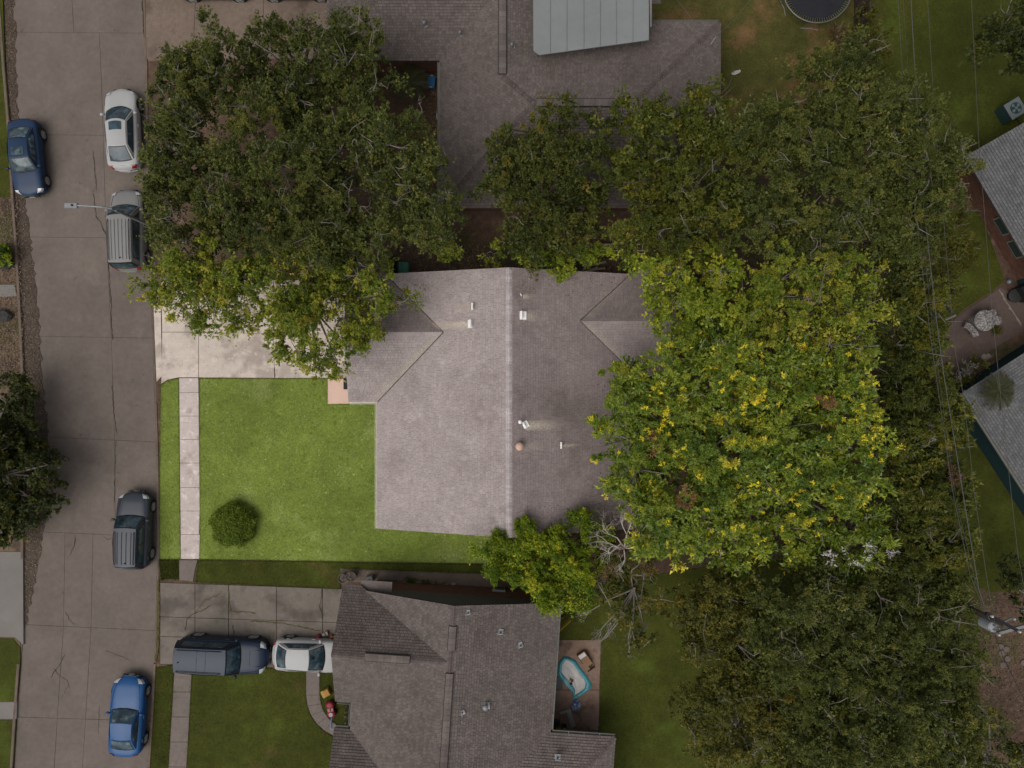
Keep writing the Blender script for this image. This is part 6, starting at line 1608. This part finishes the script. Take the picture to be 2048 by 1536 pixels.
b = MB(); b.bevbox(P(1117, 1366, .14), (.45, .75, .03), .01, pl("mat_grey", (.05, .05, .055))); tag(b.build("floor_mat", None), "dark grey floor mat tucked under the gutter left of the pool", "mat")

# round stone table, stools and bench
m_mosaic = mat("speckled_stone", (0.12, 0.105, 0.10), .7, var=((2, .1),), patch=(((0.30, 0.29, 0.28), 13, .50, .54, .95), ((0.04, 0.035, 0.033), 17, .58, .62, .9)))
def drum(name, label, cat, px, py, r, h, m, top_r=None, group=None):
    c = P(px, py, h); t = tag(empty(name, (c.x, c.y, .12)), label, cat, group)
    b = MB(); b.lathe([(r * .7, 0), (r * .6, h * .5), (r * .62, h - .18)], m, 18); b.build("pedestal", m, t)
    b = MB(); R2 = top_r or r; b.lathe([(R2 * .9, h - .20), (R2, h - .16), (R2 * 1.02, h - .10), (R2, h - .05), (R2 * .95, h - .02), (0, h)], m, 26); b.build("top", m, t, True)
    return t
drum("stone_table", "round speckled stone table on the curved patio", "table", 1969, 641, .60, .85, m_mosaic)
drum("stone_stool", "speckled stone stool above the round table", "stool", 1984, 626, .22, .6, m_mosaic, group="speckled stools at the stone table")
drum("stone_stool", "speckled stone stool right of the round table", "stool", 1993, 641, .27, .58, m_mosaic, group="speckled stools at the stone table")
c = P(1943, 658, .45); t = tag(empty("stone_bench", (c.x, c.y, .12), R(-48)), "curved speckled stone bench left of the round table", "bench")
arc = [(1.0 * math.cos(a), 1.0 * math.sin(a)) for a in [R(90 - 28 + 56 * k / 8) for k in range(9)]]
b = MB(); vs = []
for k, (x, y) in enumerate(arc):
    for rr_, z in ((.80, .32), (.80, .42), (.84, .45), (1.12, .45), (1.16, .42), (1.16, .32)): vs.append((x * rr_, y * rr_ - 1.0, z))
fs = [(k * 6 + j, k * 6 + (j + 1) % 6, (k + 1) * 6 + (j + 1) % 6, (k + 1) * 6 + j) for k in range(8) for j in range(6)] + [tuple(range(6)), tuple(48 + j for j in range(5, -1, -1))]
b.mesh(vs, fs, m_mosaic); b.build("seat", m_mosaic, t)
for x in (-.3, .3):
    b = MB(); b.box((x, -.06, .16), (.14, .26, .32), m_mosaic); b.build("leg", m_mosaic, t)
c = P(1988, 661, ZY); clump("potted_grass", "yellow grass tuft on the patio below the stone table", "plant", 1988, 661, .3, 40, 'soft', .14, .02)
c = P(2028, 592, .3); t = tag(empty("fire_pit", (c.x, c.y, .12)), "dark round fire pit lid between round patio and brick wall", "fire pit")
b = MB(); b.lathe([(.30, 0), (.36, .2), (.40, .28)], m_blacktrim, 24); b.build("bowl", m_blacktrim, t)
b = MB(); b.lathe([(.40, .28), (.39, .31), (.2, .35), (0, .36)], mat("pit_lid", (.022, .022, .022), .6), 24); b.build("lid", None, t)
b = MB(); b.box(P(2048, 586, .5) + Vector((0, 0, 0)), (.9, .5, .7), m_blacktrim, R(-59)); tag(b.build("storage_locker", m_blacktrim), "black storage locker against the brick wall by the fire pit", "locker")
m_ball = mat("grey_ball", (.13, .15, .17), .3)
b = MB(); b.lathe([(0, 0), (.10, .03), (.145, .12), (.10, .23), (0, .26)], m_ball, 16); tag(b.build("garden_ball", m_ball, None, True, P(2015, 564, ZY)), "grey garden ball at the foot of the brick wall", "garden ball")

# green air conditioner by the upper grey house
m_acg = mat("ac_green", (.020, .048, .048), .5, var=((3, .15),)); m_act = mat("ac_top_grey", (.13, .15, .155), .5)
c = P(2030, 217, .9); t = tag(empty("air_conditioner", (c.x, c.y, ZY), R(31)), "green air conditioner with a round fan beside the upper grey roof", "air conditioner")
b = MB(); b.bevbox((0, 0, .42), (.95, .95, .80), .03, m_acg); b.build("cabinet", m_acg, t)
b = MB()
for k in range(14):
    for s in (-1, 1):
        b.box((s * .478, -.42 + k * .065, .42), (.012, .02, .66), m_acg); b.box((-.42 + k * .065, s * .478, .42), (.02, .012, .66), m_acg)
b.build("side_fins", m_acg, t)
b = MB(); b.bevbox((0, 0, .84), (.98, .98, .06), .02, m_act); b.build("top_panel", m_act, t)
b = MB(); b.lathe([(.33, .872), (.32, .875), (0, .874)], m_acg, 26); b.build("fan_opening", m_acg, t)
for k in range(4):
    a = k * math.pi / 2 + .4; b = MB()
    b.mesh([(.05 * math.cos(a), .05 * math.sin(a), .885), (.27 * math.cos(a - .38), .27 * math.sin(a - .38), .88), (.30 * math.cos(a), .30 * math.sin(a), .89), (.27 * math.cos(a + .38), .27 * math.sin(a + .38), .90), (.16 * math.cos(a + .3), .16 * math.sin(a + .3), .895)], [(0, 1, 2, 3, 4)], m_act); b.build("fan_blade", m_act, t)
b = MB(); b.lathe([(.07, .875), (.07, .91), (0, .915)], m_act, 12); b.build("fan_hub", m_act, t)
b = MB(); b.tube([(.2, -.5, .2), (.35, -.62, .12), (.4, -1.1, .12)], .03, m_blacktrim, 6); b.build("hose", m_blacktrim, t)

# utility pole with crossarms and transformer
pz = 9.0
pt_ = P(2012, 1252, pz)
t = tag(empty("utility_pole", (pt_.x, pt_.y, 0)), "wooden utility pole with black crossarm and grey transformer at the right edge", "utility pole")
m_wpole = mat("pole_wood", (.06, .048, .04), .9, var=((3, .3), (20, .3)), stretch=(5, 5, 1))
b = MB(); b.lathe([(.17, 0), (.13, pz), (.0, pz + .02)], m_wpole, 12); b.build("pole", m_wpole, t)
def arm(p0, p1, z, w, m, name):
    a = P(*p0, z) - Vector((pt_.x, pt_.y, 0)); e = P(*p1, z) - Vector((pt_.x, pt_.y, 0)); d = e - a
    b = MB(); b.box((a + e) / 2, (d.length, w, w), m, rz=math.atan2(d.y, d.x)); return b.build(name, m, t), a, e
m_blk = mat("creosote_wood", (.010, .010, .012), .8); m_fg = mat("grey_crossarm", (.165, .165, .16), .6)
_, a1, e1 = arm((1972, 1226), (2038, 1263), 9.0, .14, m_blk, "crossarm")
_, a2, e2 = arm((1993, 1267), (2062, 1248), 8.5, .13, m_fg, "crossarm")
_, a3, e3 = arm((2006, 1244), (2024, 1236), 8.1, .07, m_fg, "bracket")
for q in (a1.lerp(e1, .12), a1.lerp(e1, .95), a2 + Vector((0, 0, .02)), e2, e3):
    b = MB(); b.lathe([(.03, .05), (.065, .09), (.04, .13), (.07, .17), (.04, .22), (0, .24)], m_lens, 10, q); b.build("insulator", m_lens, t, True)
tr = P(1979, 1250, 8.0) - Vector((pt_.x, pt_.y, 0)); m_trf = mat("transformer_grey", (.22, .23, .24), .45)
b = MB(); b.lathe([(.23, -.5), (.25, -.45), (.25, .25), (.22, .30), (.06, .34), (0, .34)], m_trf, 18, tr); b.build("transformer", m_trf, t)
for k in range(3):
    b = MB(); a = k * 2.1; b.lathe([(.035, .30), (.03, .5), (0, .52)], m_trf, 8, tr + Vector((.12 * math.cos(a), .12 * math.sin(a), 0))); b.build("bushing", m_trf, t)

# overhead wires
m_wire = mat("pale_wire", (.07, .065, .058), .5, metallic=.2); m_cable = mat("grey_cable", (.07, .07, .066), .6)
def wire(label, pts, z, r=.013, m=m_wire, cat="wire", group="overhead wires on the right"):
    q = []
    for (x0, y0), (x1, y1) in zip(pts, pts[1:]):
        n = 6
        q += [P(x0 + (x1 - x0) * k / n, y0 + (y1 - y0) * k / n, z) for k in range(n)]
    q.append(P(*pts[-1], z)); b = MB(); b.tube(q, r * .8, m, 5); return tag(b.build("overhead_wire", m), label, cat, group)
wire("outermost thin wire running past both grey roofs", [(1937, -130), (1943, 0), (1958, 292), (1970, 440), (1984, 620), (1994, 720), (2015, 920), (2036, 1110), (2062, 1250)], 8.6)
wire("thin wire passing between the bamboo fringe and grey houses", [(1846, -140), (1855, 0), (1871, 255), (1895, 530), (1910, 700), (1923, 768), (1936, 868), (1948, 980), (1973, 1152), (1993, 1266)], 8.6)
wire("thick pale cable over the lawn right of the picket fence", [(1813, -140), (1822, 0), (1830, 145), (1846, 400), (1873, 640), (1887, 745), (1930, 1012), (1958, 1180), (1979, 1240)], 8.3, .022, m_cable)
wire("leftmost pair wire beside the picket fence", [(1789, -140), (1796, 0), (1806, 157), (1830, 420), (1862, 680), (1905, 980), (1940, 1150), (1973, 1228)], 8.3, .015)
wire("very thin wire between the thick cable and leftmost wire", [(1800, -130), (1806, 0), (1817, 152), (1840, 420), (1868, 680), (1912, 1000), (1950, 1160), (1976, 1232)], 8.2, .009)
wire("wire running from the utility pole to the bottom right corner", [(1979, 1258), (1998, 1305), (2048, 1410), (2110, 1540)], 8.3, .012)
wire("dark cable falling from the crossarm end across the bare ground", [(1990, 1270), (2004, 1310), (2044, 1390), (2100, 1500)], 8.0, .016, m_blk)
wire("guy wire over the southeast oaks toward the bottom right", [(1962, 1272), (2005, 1360), (2048, 1440), (2120, 1580)], 7.8, .010)
wire("service wire from the northern brown roof mast over the dry lawn", [(1432, 73), (1455, 52), (1474, 33), (1500, 0), (1540, -60)], 3.4, .014, m_cable, group=None)
wire("pale clothes line above the dry lawn by the white patio cover", [(1354, 0), (1372, 22), (1388, 44)], 2.4, .016, m_cable, group=None)

# small things on the left verge and bare ground at the lower right
m_rock = mat("dark_rock", (.040, .038, .036), .85, var=((3, .3), (12, .3)))
for k, (x, y, lb) in enumerate(((6, 528, "dark weathered log below the bright shrub on the left verge"), (6, 632, "dark boulder on the left verge under the concrete pad"))):
    b = MB(); b.lathe([(0, 0), (.42, .03), (.50, .16), (.40, .30), (.2, .38), (0, .40)], m_rock, 12, (0, 0, 0), Matrix.Diagonal((1.3, .75, 1))); b.v = [tuple(Vector(v) * random.uniform(.86, 1.12)) for v in b.v]
    tag(b.build("boulder", m_rock, None, False, P(x, y, ZY)), lb, "rock")
m_step2 = mat("round_stone", (.12, .095, .08), .9, var=((6, .2),))
rs = MB(); rs.lathe([(.17, 0), (.18, .03), (.15, .05), (0, .055)], m_step2, 14); rsd = rs.data("round_stone")
for k, (x, y) in enumerate(((2001, 1293), (2012, 1298), (2003, 1306), (2015, 1317), (2006, 1330), (2047, 1325))):
    tag(link("round_stone", rsd, None, P(x, y, ZY)), ["first pale round stone directly below the utility pole crossarm", "second pale round stone below the utility pole, slightly right", "third pale round stone below the utility pole, slightly left", "fourth pale round stone down the bare ground from the pole", "lowest pale round stone down the bare ground from the pole", "pale round stone by itself at the right frame edge below the pole"][k], "stepping stone", "round stones below the utility pole")
for k, (x, y) in enumerate(((1932, 756), (1940, 741), (1946, 731), (1968, 715), (1976, 713))):
    o = stone(None, P(x, y, ZY), random.uniform(.13, .2), m_stone, "garden_stone", .7)
    tag(o, "%s pale garden stone counted from the palm along the teal wall" % ORD[k], "stone", "garden stones along the teal wall")
print("LEAVES", LEAF_TOTAL)
